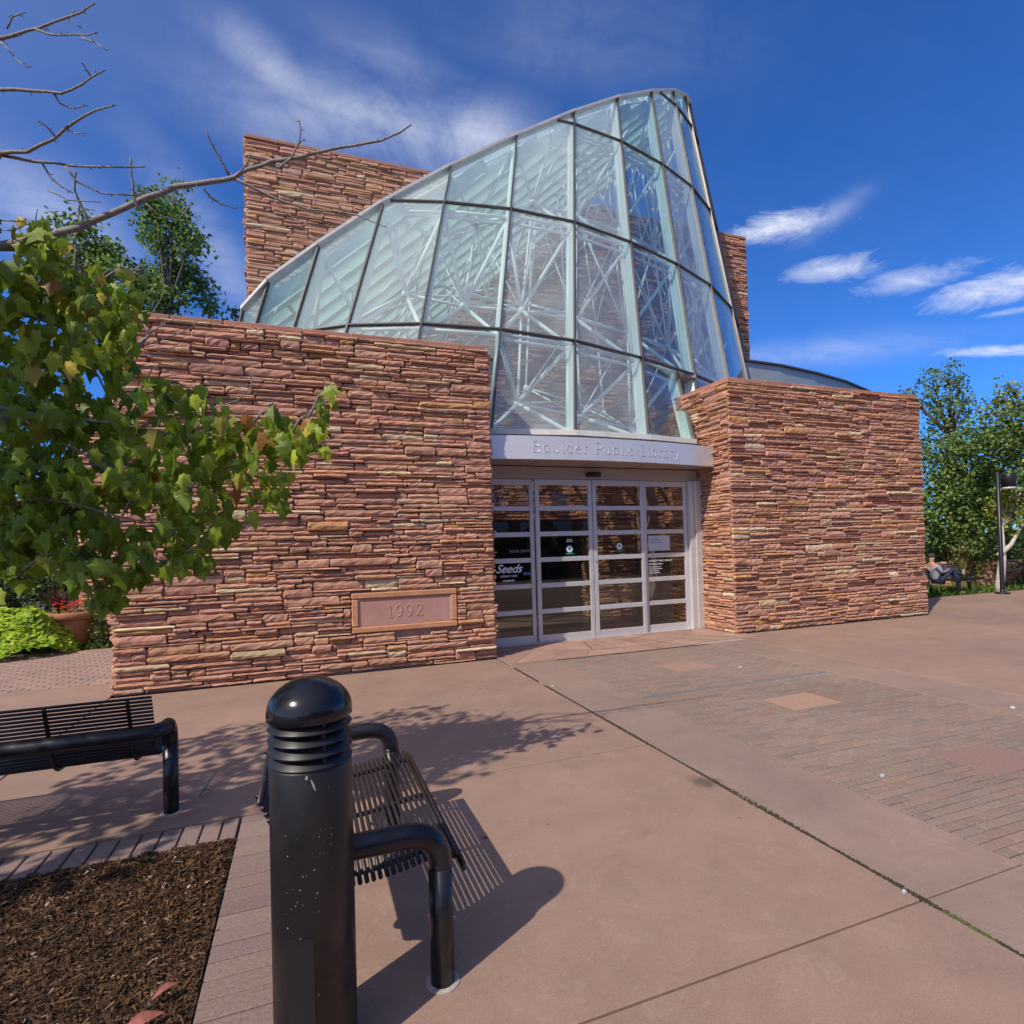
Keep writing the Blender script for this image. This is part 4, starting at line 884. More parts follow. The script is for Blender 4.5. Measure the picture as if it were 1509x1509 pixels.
for i in range(NM-1):
    rl, rr = ML_[i][1], ML_[i+1][1]
    def edge_at(z): t = (z-rl.z)/(rr.z-rl.z); return rl+(rr-rl)*t
    for k in range(len(LV)-1):
        za, zb = LV[k], LV[k+1]
        if i in (5, 6, 7) and k == 0: continue   # lower entrance panels are built separately
        lz, rz = rl.z, rr.z
        lo_z, hi_z = min(lz, rz), max(lz, rz)
        if hi_z <= za+.02: continue
        poly = []
        if lz > za: poly.append(mp_(i, za))
        else: poly.append(edge_at(za))
        poly.append(mp_(i+1, za) if rz > za else edge_at(za))
        if rz > za: poly.append(mp_(i+1, min(zb, rz)))
        if (lz-zb)*(rz-zb) < 0 : 
            poly.append(edge_at(zb))
        if lz > za: poly.append(mp_(i, min(zb, lz)))
        q = [poly[0]]
        for p in poly[1:]:
            if (p-q[-1]).length > .02: q.append(p)
        if (q[-1]-q[0]).length < .02: q.pop()
        if len(q) > 2: panes.append((q, i, k))
R0_ = []
for p in RING0[:4]:
    v = Vector(p)-Vector((0,0,1.6)); v *= (3.30-1.6+.10)/(3.35-1.6); R0_.append(v+Vector((0,0,1.6)))
R1_ = [mp_(5, 5.0), mp_(6, 5.0), mp_(7, 5.0), Vector(RING0[4])]
for k in range(3): panes.append(([R0_[k], R0_[k+1], R1_[k+1], R1_[k]], 5+k, -1))
# narrow pane between the left wall and the first entrance mullion
A0 = Vector((2.40, 8.12, 3.4)); panes.append(([A0, R0_[0], R1_[0]+(R0_[0]-R1_[0])*.33, Vector((2.45, 8.13, 4.46))], 4, -1))
# right hand closing pane going back beside the right wall
panes.append(([R0_[3], R0_[3]+Vector((.16,.75,0)), R1_[3]+Vector((.0,.0,-.45))+Vector((0,.4,0)), R1_[3]], 8, -1))
def inward(poly):
    n_ = Vector((0,0,0)); c = sum(poly, Vector())/len(poly)
    for a in range(len(poly)): n_ += (poly[a]-c).cross(poly[(a+1) % len(poly)]-c)
    n_.normalize()
    if n_.dot(cen-c) < 0: n_ = -n_
    return n_, c
rp = random.Random(2)
for poly, i, k in panes:
    n_, c = inward(poly); b = MB()
    jit = n_*rp.uniform(-.004,.004)
    pts = [c+(p-c)*.995+n_*.03+jit*rp.uniform(.3,1.) for p in poly]
    m_ = len(pts); pts2 = [p+n_*.012 for p in pts]
    b.add(pts+pts2, [tuple(range(m_)), tuple(range(2*m_-1, m_-1, -1))]+[(a, (a+1) % m_, m_+(a+1) % m_, m_+a) for a in range(m_)])
    b.build('pane', M['glass_clear' if i in (0,1,7,9,10,11,12) and k != 0 else 'glass_milky' if i in (3,5,6,8) else 'glass'], at)  # painted haze varies per pane to imitate glare and reflections
def bar(b, p, q, n_, w_, d0, d1, col=(1,1,1)):
    """rectangular bar from p to q, width w_, from depth d0 to d1 along the inward normal n_"""
    t = (q-p).normalized(); s_ = t.cross(n_).normalized()*w_/2; n2 = s_.cross(t).normalized()
    if n2.dot(n_) < 0: n2 = -n2
    vs = [p-s_+n2*d0, p+s_+n2*d0, p+s_+n2*d1, p-s_+n2*d1, q-s_+n2*d0, q+s_+n2*d0, q+s_+n2*d1, q-s_+n2*d1]
    b.add(vs, [(0,1,2,3),(7,6,5,4),(0,4,5,1),(1,5,6,2),(2,6,7,3),(3,7,4,0)], col)
pn = {}
for i in range(NM-1):
    z_ = min(ML_[i][1].z, ML_[i+1][1].z); zz = (5+z_)/2
    pn[i] = inward([mp_(i, 5), mp_(i+1, 5), mp_(i+1, zz), mp_(i, zz)])[0]
mn = []
for i in range(NM):
    v = Vector((0,0,0))
    if i > 0: v += pn[i-1]
    if i < NM-1: v += pn[i]
    mn.append(v.normalized())
for i in range(NM):
    lo = mp_(i, 4.46) if i not in (5,6,7) else mp_(i, 5.0); hi = ML_[i][1]
    b = MB(); bar(b, lo, hi, mn[i], .028, -.012, .045)
    if i in (5,6,7): bar(b, R0_[i-5], lo, mn[i], .028, -.012, .045)
    o = b.build('mullion', M['cap'], at)
    b = MB(); bar(b, lo, hi, mn[i], .035, .046, .27)
    if i in (5,6,7): bar(b, R0_[i-5], lo, mn[i], .035, .046, .24)
    b.build('fin', M['fin'], o)
b = MB(); bar(b, R0_[3], R1_[3], mn[8], .055, -.018, .045); o = b.build('mullion', M['cap'], at)
b = MB(); bar(b, R0_[3], R1_[3], mn[8], .05, .046, .20); b.build('fin', M['fin'], o)
# rings
for z_ in (5.0, 7.77, 10.75, 13.5):
    b = MB()
    for i in range(NM-1):
        l_, r_ = ML_[i][1], ML_[i+1][1]
        if l_.z > z_ and r_.z > z_: p, q = mp_(i, z_), mp_(i+1, z_)
        elif (l_.z-z_)*(r_.z-z_) < 0:
            t = (z_-l_.z)/(r_.z-l_.z); e_ = l_+(r_-l_)*t; p, q = (e_, mp_(i+1, z_)) if r_.z > z_ else (mp_(i, z_), e_)
        else: continue
        bar(b, p, q, pn[i], .026, -.010, .045)
    b.build('transom', M['cap'], at)
b = MB()
for i in list(range(0, 4))+list(range(8, NM-1)): bar(b, mp_(i, 4.46), mp_(i+1, 4.46), pn[i], .07, -.01, .1)
b.build('sill', M['roofedge'], at)
b = MB()
for k in range(3):
    nn = inward([R0_[k], R0_[k+1], R1_[k+1], R1_[k]])[0]; p, q = R0_[k], R0_[k+1]
    bar(b, p-Vector((0,0,.045)), q-Vector((0,0,.045)), Vector((0,1,0)), .085, -.05, .12)
bar(b, A0-Vector((0,0,.045)), R0_[0]-Vector((0,0,.045)), Vector((0,1,0)), .085, -.05, .12)
b.build('sill', M['roofedge'], at)
b = MB(); bar(b, R1_[3]-Vector((0,0,.05)), mp_(8,5.0)-Vector((0,0,.05)), pn[8], .10, -.03, .3)
bar(b, R1_[3]+Vector((.06,.1,-.10)), R1_[3]+Vector((.06,.1,-.75)), Vector((0,1,0)), .16, 0, .1); b.build('soffit_frame', M['soffit'], at)
# roof rim and deck
b = MB()
for i in range(NM-1):
    p, q = ML_[i][1], ML_[i+1][1]; ex = -pn[i]*.05
    vs = [p+ex-Vector((0,0,.015)), q+ex-Vector((0,0,.015)), q+ex+Vector((0,0,.04)), p+ex+Vector((0,0,.04)), p-ex*2-Vector((0,0,.015)), q-ex*2-Vector((0,0,.015)), q-ex*2+Vector((0,0,.04)), p-ex*2+Vector((0,0,.04))]
    b.add(vs, [(0,1,2,3),(5,4,7,6),(3,2,6,7),(1,0,4,5),(0,3,7,4),(2,1,5,6)])
b.build('roof_rim', M['roofedge'], at)
rimp = [m[1] for m in ML_]
back = [Vector((x, 13.96, roofz(x, 13.96))) for x in (11.1, 6.0, -.9)]
poly = rimp + back[1:]
b = MB(); up = Vector((0,0,.03)); m_ = len(poly)
pts = [p+up for p in poly]; pts2 = [p+up*2.3 for p in poly]
b.add(pts+pts2, [tuple(range(m_)), tuple(range(2*m_-1, m_-1, -1))]+[(a, (a+1) % m_, m_+(a+1) % m_, m_+a) for a in range(m_)])
b.build('roof_glazing', M['glass'], at)
# slats hung under the roof, running up the slope
def inside(x, y):
    c = False; j = len(poly)-1
    for i in range(len(poly)):
        a, d_ = poly[i], poly[j]
        if (a.y > y) != (d_.y > y) and x < (d_.x-a.x)*(y-a.y)/(d_.y-a.y)+a.x: c = not c
        j = i
    return c
b = MB(); y = 9.9; ns = 0
while y < 13.9:
    xs = [x/20 for x in range(-20, 260) if inside(x/20, y)]
    if len(xs) > 8:
        xa, xb = xs[0]+.12, xs[-1]-.12
        p, q = Vector((xa, y, roofz(xa, y)-.10)), Vector((xb, y, roofz(xb, y)-.10))
        bar(b, p, q, Vector((0,.25,-1)), .035, 0, .30); bar(b, p-Vector((0,0,.30)), q-Vector((0,0,.30)), Vector((0,0,-1)), .09, 0, .03)
    y += .34
b.build('roof_slats', M['fin'], at)
# space frame -------------------------------------------------------
inner = {}
for poly_, i, k in panes:
    n_, c = inward(poly_)
    if len(poly_) < 3 or i > 11 or (k == 0) or (i == 8 and k == -1) or (i == 4 and k == -1): continue
    a = sum(((poly_[q]-poly_[0]).cross(poly_[(q+1) % len(poly_)]-poly_[0])).length for q in range(1, len(poly_)-1))/2
    if a < .5: continue
    b = MB(); node = c+n_*.95; inner[(i, k)] = node
    b.ball(node, .075, 10, 6)
    corners = [c+(p-c)*.93+n_*.22 for p in poly_]
    for p in corners: b.tube([node, p], .038, 8); b.ball(p, .052, 8, 5)
    for q in range(len(corners)):
        b.tube([corners[q], corners[(q+1) % len(corners)]], .028, 7)
    b.build('space_frame', M['truss'], at, smooth=True)
b = MB()
keys = list(inner)
for (i, k) in keys:
    for d_ in ((1,0),(0,1),(1,1),(1,-1)):
        o_ = (i+d_[0], k+d_[1])
        if k == -1 and d_[1] == 1: o_ = (i+d_[0], 1)
        if o_ in inner: b.tube([inner[(i,k)], inner[o_]], .028 if 0 in d_ else .016, 7)
# second, deeper grid
deep = {}
for (i, k), nd in inner.items():
    v = (Vector((cen.x, cen.y, nd.z))-nd).normalized(); deep[(i, k)] = nd+v*1.0+Vector((0,0,.55))
    b.ball(deep[(i,k)], .06, 8, 5)
for (i, k) in keys:
    for d_ in ((0,0),(1,0),(0,1),(-1,0),(0,-1)):
        o_ = (i+d_[0], k+d_[1])
        if o_ in inner: b.tube([deep[(i,k)], inner[o_]], .017, 6)
    for d_ in ((1,0),(0,1)):
        o_ = (i+d_[0], k+d_[1])
        if k == -1 and d_[1] == 1: o_ = (i, 1)
        if o_ in deep: b.tube([deep[(i,k)], deep[o_]], .022, 6)
b.build('space_frame', M['truss'], at, smooth=True)
# roof truss grid
b = MB(); g1 = {}; g2 = {}
for ix in range(0, 9):
    for iy in range(0, 3):
        x = .9+ix*1.45; y = 10.6+iy*1.35
        if inside(x, y) and inside(x+.2,y-.3):
            g1[(ix,iy)] = Vector((x, y, roofz(x,y)-.45)); 
            g2[(ix,iy)] = Vector((x+.7, min(13.7,y+.65), roofz(x+.7, y+.65)-1.45))
for k_, p in g1.items():
    b.ball(p, .06, 8, 5); b.ball(g2[k_], .065, 8, 5)
    for d_ in ((1,0),(0,1)):
        o_ = (k_[0]+d_[0], k_[1]+d_[1])
        if o_ in g1: b.tube([p, g1[o_]], .025, 6); b.tube([g2[k_], g2[o_]], .028, 6)
    for d_ in ((0,0),(1,0),(0,1),(1,1)):
        o_ = (k_[0]+d_[0], k_[1]+d_[1])
        if o_ in g1: b.tube([g2[k_], g1[o_]], .02, 6)
b.build('roof_truss', M['truss'], at, smooth=True)

# grey clad curved wing behind the right wall
gw = thing('curved_wing', 'low pale grey metal clad curved wing behind the right stone wall', 'building', (0,0,0))
cv = [(10.9,11.93),(11.54,11.95),(12.64,12.01),(14.22,12.28),(16.0,12.71),(18.23,13.49),(19.6,14.1)]
b = MB()
for (xa, ya), (xb, yb) in zip(cv, cv[1:]):
    p, q = Vector((xa,ya,0)), Vector((xb,yb,0))
    t = (q-p).normalized(); nn = Vector((t.y,-t.x,0)) ; 
    if nn.y > 0: nn = -nn
    b.add([p, q, q+Vector((0,0,6.42)), p+Vector((0,0,6.42)), p-nn*.4, q-nn*.4, q-nn*.4+Vector((0,0,6.42)), p-nn*.4+Vector((0,0,6.42))], [(0,1,2,3),(5,4,7,6),(3,2,6,7),(0,3,7,4),(2,1,5,6)])
b.build('wall', M['grey_metal'], gw)
b = MB()
for (xa, ya), (xb, yb) in zip(cv, cv[1:]):
    bar(b, Vector((xa,ya-.05,6.45)), Vector((xb,yb-.05,6.45)), Vector((0,1,0)), .045, -.02, .45)
b.build('roof_edge', M['cap'], gw)

# brick building across the plaza (seen mirrored in the door glass)
bb = thing('brick_building', 'red brick building with square white windows mirrored in the door glass', 'building', (14,-34,0))
b = MB(); b.box((-16,-8,0),(52,0,12)); b.build('wall', M['brick'], bb)
for zq in (2.2, 5.2, 8.0):
    for k in range(9):
        x = -14.6+k*3.4
        b = MB(); b.box((x-.1,.001,zq-.1),(x+1.9,.06,zq+1.6)); fo = b.build('window', M['white'], bb)
        b = MB()
        for q in range(3):
            for v_ in range(3): b.box((x+.02+q*.6,.061,zq+.02+v_*.5),(x+.56+q*.6,.07,zq+.46+v_*.5))
        b.build('pane', M['window'], fo)
# ------------------------------------------------------------------ benches
def resample(pts, step):
    out = []; acc = 0; 
    P = [Vector((0, p[0], p[1])) for p in pts]; need = 0
    for a, c in zip(P, P[1:]):
        L = (c-a).length; t = need
        while t <= L: out.append(a.lerp(c, t/L)); t += step
        need = t-L
    return out
def smooth(pts, it=2):
    for _ in range(it):
        q = [pts[0]]
        for a, c in zip(pts, pts[1:]):
            q += [(a[0]*.75+c[0]*.25, a[1]*.75+c[1]*.25), (a[0]*.25+c[0]*.75, a[1]*.25+c[1]*.75)]
        q.append(pts[-1]); pts = q
    return pts
def bend(pts, rads, n=7):
    """rounds the corners of a polyline"""
    P = [Vector(p) for p in pts]; out = [P[0]]
    for i in range(1, len(P)-1):
        a, c, d_ = P[i-1], P[i], P[i+1]; r_ = rads[i-1]
        u = (a-c).normalized(); v = (d_-c).normalized(); p, q = c+u*r_, c+v*r_
        for k in range(n+1):
            t = k/n; out.append(p*(1-t)**2+c*2*t*(1-t)+q*t*t)
    out.append(P[-1]); return out
def bench(label, L, prof, leg_y, rail_y, az, loc, rz, rad=.044, mat='black', seatmat='blackspeck', group='black metal slat benches', legs_out=.06, rod=.0085, simple=False):
    t = thing('bench', label, 'bench', loc, rz, group)
    pr = smooth(prof); rods = resample(pr, .0245 if not simple else .05)
    nb = len(rods)
    # back and seat are told apart at the lowest rod
    low = min(range(nb), key=lambda i: rods[i].z if i < nb*.6 else 9)
    for nm, part in (('backrest', rods[:low+1]), ('seat', rods[low+1:])):
        b = MB()
        for p in part:
            b.tube([(0,p.y,p.z),(L,p.y,p.z)], rod if not simple else .014, 8 if not simple else 5)
        b.build(nm, M[seatmat], t, smooth=True)
    xs = [.10, L/2, L-.10] if L < 1.4 else [.12, L*.36, L*.66, L-.12]
    for x in xs:
        ln = []; b = MB()
        for i in range(len(pr)):
            a = Vector((0, pr[max(i-1,0)][0], pr[max(i-1,0)][1])); c = Vector((0, pr[min(i+1,len(pr)-1)][0], pr[min(i+1,len(pr)-1)][1]))
            d_ = (c-a).normalized(); nn = Vector((0, d_.z, -d_.y)); 
            ln.append(Vector((x, pr[i][0], pr[i][1]))+nn*(-.016 if nn.z > 0 else .016) )
        b.tube(ln, .011, 7)
        b.build('support_strap', M[mat], t, smooth=True)
    for s_, xx in ((-1, -legs_out), (1, L+legs_out)):
        b = MB(); b.tube([(xx, leg_y, -.01), (xx, leg_y, az-.13)], rad, 20); b.build('leg', M[mat], t, smooth=True)
        b = MB(); b.lathe([(rad+.018,0),(rad+.018,.004),(rad+.001,.006)], 24, c=(xx, leg_y, 0)); b.build('footing', principled('footing_grout_%d' % s_, (.35,.31,.29), .9, nscale=50, namp=.4), t)
        b = MB(); xi = xx-s_*legs_out; b.tube([(xx, leg_y, .385),(xi-s_*.05, leg_y, .385)], .012, 8); b.build('bracket', M[mat], t, smooth=True)
    xa, xb = -legs_out, L+legs_out
    dep = abs(leg_y-rail_y); br = min(.13, dep*.98)
    path = [(xa,leg_y,az-.131),(xa,leg_y,az),(xa,rail_y,az),(xb,rail_y,az),(xb,leg_y,az),(xb,leg_y,az-.131)]
    if dep > .2: pts = bend(path, [.13,.12,.12,.13], 9)
    else: pts = bend(path, [.10,.14,.14,.10], 9); 
    b = MB(); b.tube(pts, rad, 20); b.build('armrest', M[mat], t, smooth=True)
    return t
profR = [(-.17,.735),(-.145,.69),(-.09,.52),(-.05,.44),(.02,.392),(.15,.385),(.30,.398),(.43,.424),(.49,.430),(.527,.418),(.546,.385),(.548,.35)]
bench('black slatted metal bench speckled with bird droppings behind the bollard', 1.14, profR, .44, -.10, .555, (0, 3.265, 0), R(-90), legs_out=.065)
profL = [(.0,.758),(.012,.725),(.075,.54),(.105,.44),(.15,.375),(.22,.358),(.32,.372),(.50,.40),(.58,.408),(.615,.39),(.628,.35)]
bench('black slatted metal bench seen from behind at the left edge', 1.52, profL, .16, .0-.03, .555, (-2.40, 3.87, 0), 0, seatmat='black', legs_out=.06, rad=.043)
bench('dark bench in tree shade with a person lying back on it', 1.42, profL, .16, -.03, .55, (16.72, 10.06, 0), R(180)-R(-0), seatmat='black', simple=True, rad=.03)

# ------------------------------------------------------------------ bollard
bo = thing('light_bollard', 'black cylindrical louvred light bollard with domed top in the foreground', 'bollard', (0,1.93,0))
RB = .1265
b = MB(); b.lathe([(RB,0),(RB,.925),(RB-.003,.932),(RB-.012,.934),(.09,.936)], 64); b.build('post', M['bollard'], bo, smooth=False)
for p in bo.children[0].data.polygons: p.use_smooth = len(p.vertices) == 4 and abs(p.normal.z) < .5
b = MB(); b.lathe([(.092,.93),(.092,1.085)], 40); b.build('lamp_core', M['rubber'], bo, smooth=True)
for k in range(4):
    z0 = .935+k*.0355
    b = MB(); prof = [(.096,z0+.030),(RB+.001,z0+.004),(RB+.003,z0+.001),(RB+.001,z0-.002),(.094,z0+.022)]
    b.lathe(prof, 56, closed=True); b.build('louvre', M['bollard'], bo, smooth=True)
b = MB()
for a in (20, 110, 200, 290): b.tube([(math.cos(R(a))*.109, math.sin(R(a))*.109, .93),(math.cos(R(a))*.109, math.sin(R(a))*.109, 1.08)], .006, 6)
b.build('strut', M['bollard'], bo)
b = MB(); RD = .1315
prof = [(.10,1.071),(RD-.004,1.069),(RD,1.072),(RD,1.088)]+[(RD*math.cos(R(a)), 1.088+.106*math.sin(R(a))) for a in range(6, 90, 6)]+[(1e-4, 1.194)]
b.lathe(prof, 72); b.build('dome', M['dome'], bo, smooth=True)
# service door low on the post
b = MB(); n = 8
for i in range(n):
    a0, a1 = R(-128+i*4.6), R(-128+(i+1)*4.6)
    v = [(math.cos(a0)*(RB+.0015), math.sin(a0)*(RB+.0015), .06), (math.cos(a1)*(RB+.0015), math.sin(a1)*(RB+.0015), .06), (math.cos(a1)*(RB+.0015), math.sin(a1)*(RB+.0015), .44), (math.cos(a0)*(RB+.0015), math.sin(a0)*(RB+.0015), .44)]
    b.add(v+[(x*.985,y*.985,z) for x,y,z in v], [(0,1,2,3),(1,0,4,5),(3,2,6,7)]+([(0,3,7,4)] if i == 0 else [])+([(2,1,5,6)] if i == n-1 else []))
b.build('service_door', M['bollard'], bo)
b = MB(); r = random.Random(12)
def scuff(a, z, wd, ht, tilt=0):
    ps = []
    m_ = 7
    for k in range(m_):
        t = 2*math.pi*k/m_; uu = math.cos(t)*wd*r.uniform(.6,1.2); vv = math.sin(t)*ht*r.uniform(.6,1.2)
        aa = a+(uu+vv*tilt)/RB; ps.append((math.cos(aa)*(RB+.0008), math.sin(aa)*(RB+.0008), z+vv))
    b.add(ps, [tuple(range(m_))])
scuff(R(-88), .895, .0035, .022, -.35); b.build('scuff_mark', M['scuff'], bo)
b = MB(); scuff(R(-96), .918, .005, .007); b.build('paint_chip', M['scuff'], bo)
b = MB()
for k in range(48):
    ca, cz = r.choice(((-70,.80),(-66,.66),(-120,.72),(-118,.55),(-105,.30),(-62,.45),(-95,.60)))
    scuff(R(ca+r.gauss(0,9)), min(.9, max(.1, cz+r.gauss(0,.06))), r.choice((.0005,.0008,.0016)), r.uniform(.0006,.004), r.uniform(-.7,.7))
b.build('paint_specks', M['scuff'], bo)['kind'] = 'stuff'

# ------------------------------------------------------------------ litter and fallen leaves
def flat_leaf(name, label, cat, x, y, z, L, W_, ang, mat, curl=.25, group=None):
    b = MB(); n = 9; vs = []
    for i in range(n+1):
        t = i/n; wd = W_*math.sin(math.pi*min(1, t*.96+.03))**.8*(1-.25*math.sin(t*9)*.3)
        zz = L*curl*(math.sin(t*3.1)*.5)+.004
        vs += [((t-.5)*L, -wd, zz+wd*.5), ((t-.5)*L, 0, zz-.002), ((t-.5)*L, wd, zz+wd*.7)]
    fs = []
    for i in range(n): fs += [(i*3,i*3+3,i*3+4,i*3+1),(i*3+1,i*3+4,i*3+5,i*3+2)]
    b.add(vs, fs); o = b.build(name, mat, None, smooth=True, loc=(x,y,z), rot=(R(8), R(-5), ang)); tag(o, label, cat, group)
flat_leaf('fallen_leaf', 'curled pink dry leaf on the mulch, the lower and longer of the two pink ones', 'leaf', -.545, 2.20, .035, .14, .022, R(25), M['redleaf'])
flat_leaf('fallen_leaf', 'curled pink dry leaf on the mulch, the upper and shorter of the two pink ones', 'leaf', -.505, 2.345, .035, .085, .013, R(30), M['redleaf'])
flat_leaf('fallen_leaf', 'flat ochre dry leaf on the mulch below the pink leaves', 'leaf', -.485, 2.155, .03, .07, .015, R(12), M['yelleaf'], .1)
flat_leaf('fallen_leaf', 'curled grey dry leaf on the paving beside the left bench leg', 'leaf', -.66, 4.22, .004, .09, .012, R(35), M['greyleaf'], .5)
def scrap(label, x, y, s_, seed):
    r = random.Random(seed); b = MB(); n = 8
    top = [(math.cos(2*math.pi*k/n)*s_*r.uniform(.6,1.1), math.sin(2*math.pi*k/n)*s_*.7*r.uniform(.6,1.1), .006+r.uniform(0,.012)) for k in range(n)]
    bot = [(p[0]*.9,p[1]*.9,.0015) for p in top]
    b.add(top+bot+[(0,0,.018)], [(k,(k+1)%n,16) for k in range(n)]+[(n+k,n+(k+1)%n,(k+1)%n,k) for k in range(n)]); o = b.build('paper_scrap', M['paper'], None, loc=(x,y,0)); tag(o, label, 'litter')
scrap('white paper scrap on the brick paving straight out from the doors', 5.02, 5.56, .035, 1)
scrap('small white scrap lying on the moss joint at lower right', 2.47, 1.77, .014, 2)
scrap('crumpled pale scrap on the pavers near the right edge', 3.55, 2.66, .022, 3)
scrap('tiny pale scrap on the paving strip left of the brick area', 2.55, 5.75, .022, 4)
scrap('pinkish white scrap at the edge of the brick paving by the right side', 5.95, 3.2, .028, 5)
dk = MB(); r = random.Random(8)
for k in range(60):
    x, y = r.uniform(.2, 12), r.uniform(1.6, 7.4); a = r.uniform(0, 3.14); L = r.uniform(.006,.022)
    dx, dy = math.cos(a)*L, math.sin(a)*L
    dk.add([(x-dx,y-dy,.002),(x+dy*.3,y-dx*.3,.003),(x+dx,y+dy,.006),(x-dy*.3,y+dx*.3,.004)], [(0,1,2,3)], r.choice(((.03,.02,.02),(.16,.10,.05),(.05,.035,.03))))
tag(dk.build('leaf_litter', M['chips'], colors=True), 'tiny dark leaf crumbs scattered across the plaza paving', 'leaf litter', kind='stuff')

# ------------------------------------------------------------------ lamp post
lpst = thing('lamp_post', 'slim dark lamp post with one cylinder lamp head beside the pale tree trunk', 'lamp post', (16.73,9.11,0))
b = MB(); b.lathe([(.16,0),(.16,.03),(.055,.05),(.05,.12),(.045,3.12),(.001,3.14)], 16); b.build('post', M['lampgrey'], lpst, smooth=True)
b = MB(); b.tube([(0,0,2.95),(.16,-.05,2.95)], .02, 8); b.tube([(0,0,2.8),(.16,-.05,2.8)], .015, 8); b.build('arm', M['lampgrey'], lpst)
b = MB(); b.lathe([(.001,3.10),(.13,3.09),(.15,3.06),(.15,2.74),(.13,2.74)], 24, c=(.27,-.09,0)); b.build('lamp_head', M['lampgrey'], lpst, smooth=True)
b = MB(); b.lathe([(.001,2.70),(.12,2.69),(.145,2.66),(.15,2.62)][::-1], 24, c=(.27,-.09,.07)); b.build('lens', M['lens'], lpst, smooth=True)

# ------------------------------------------------------------------ person
def skin_body(name, verts, edges, radii, mat, parent, sub=2):
    me = bpy.data.meshes.new(name); me.from_pydata(verts, edges, []); o = bpy.data.objects.new(name, me); COL.objects.link(o)
    o.parent = parent
    md = o.modifiers.new('skin', 'SKIN'); md.use_smooth_shade = True
    ly = me.skin_vertices[0] if len(me.skin_vertices) else None
    if ly is None:
        return o
    for i, r_ in enumerate(radii):
        ly.data[i].radius = (r_, r_) if not isinstance(r_, tuple) else r_
        ly.data[i].use_root = (i == 0)
    s_ = o.modifiers.new('sub', 'SUBSURF'); s_.levels = sub; s_.render_levels = sub
    # bake the grown surface into a plain mesh
    bpy.context.view_layer.update(); dg = bpy.context.evaluated_depsgraph_get()
    nm = bpy.data.meshes.new_from_object(o.evaluated_get(dg)); nm.materials.clear(); nm.materials.append(mat)
    o.modifiers.clear(); o.data = nm; nm.polygons.foreach_set('use_smooth', [True]*len(nm.polygons))
    return o
pe = thing('person', 'person in grey shirt, jeans and cap lying back on the shaded bench reading', 'person', (15.24, 9.80, 0), R(-8)); pe.scale = (.84,.84,.84)
# local x runs along the bench to the right, the back rests at the left
V_ = [(.10,0,.50),(.05,0,.66),(-.03,0,.82),(-.08,0,.94),(-.09,-.005,1.02),(-.08,-.01,1.10),(-.075,-.01,1.19),
      (-.07,-.17,.90),(.06,-.21,.70),(.30,-.14,.74),(.37,-.12,.76),(-.07,.17,.90),(.06,.20,.70),(.30,.12,.75),(.37,.10,.77),
      (.13,-.10,.49),(.52,-.13,.80),(.74,-.13,.40),(.78,-.13,.10),(.90,-.13,.045),
      (.13,.10,.50),(.56,.06,.86),(.86,-.02,.66),(1.02,-.04,.60),(1.10,-.04,.68)]
E_ = [(0,1),(1,2),(2,3),(3,4),(4,5),(5,6),(3,7),(7,8),(8,9),(9,10),(3,11),(11,12),(12,13),(13,14),(0,15),(15,16),(16,17),(17,18),(18,19),(0,20),(20,21),(21,22),(22,23),(23,24)]
Rr = [.14,.13,.145,.10,.055,.085,.075,.06,.042,.032,.03,.06,.042,.032,.03,.095,.07,.055,.042,.035,.095,.07,.055,.042,.035]
body = skin_body('body', V_, E_, [x*.93 for x in Rr], M['skin'], pe)
sh = skin_body('shirt', [V_[i] for i in (1,0,2,3,7,8,11,12)], [(0,1),(0,2),(2,3),(3,4),(4,5),(3,6),(6,7)], [.145,.15,.16,.125,.078,.055,.078,.055], M['shirt'], pe)
jn = skin_body('jeans', [V_[i] for i in (0,15,16,17,18,20,21,22,23)], [(0,1),(1,2),(2,3),(3,4),(0,5),(5,6),(6,7),(7,8)], [.16,.11,.085,.068,.06,.11,.085,.068,.058], M['jeans'], pe)
b = MB(); b.ball((-.08,-.01,1.215), .098, 14, 8, sc=(1,.95,.75)); b.bbox((-.02,-.07,1.20),(.09,.06,1.215), .004); b.build('cap', M['capcloth'], pe, smooth=True)
b = MB(); b.ball((.88,-.13,.045), .075, 12, 6, sc=(1.6,.65,.6)); b.ball((1.08,-.04,.66), .072, 12, 6, sc=(.8,.65,1.5)); b.build('shoe', M['shoe'], pe, smooth=True)
b = MB()
for s_ in (-.12,.10):
    for k in range(4): b.tube([(.37,s_+(k-1.5)*.02,.77),(.41,s_+(k-1.5)*.021,.80),(.43,s_+(k-1.5)*.02,.785-.004*k)], [.010,.009,.007], 6)
    b.tube([(.36,s_*.8,.79),(.39,s_*.55,.81)], [.011,.008], 6)
b.build('fingers', M['skin'], pe, smooth=True)
b = MB(); b.ball((-.0,-.01,1.15), .016, 8, 5); b.ball((-.075,-.085,1.15), .02, 8, 5, sc=(.7,.5,1.2)); b.ball((-.075,.07,1.15), .02, 8, 5, sc=(.7,.5,1.2)); b.build('face_detail', M['skin'], pe, smooth=True)

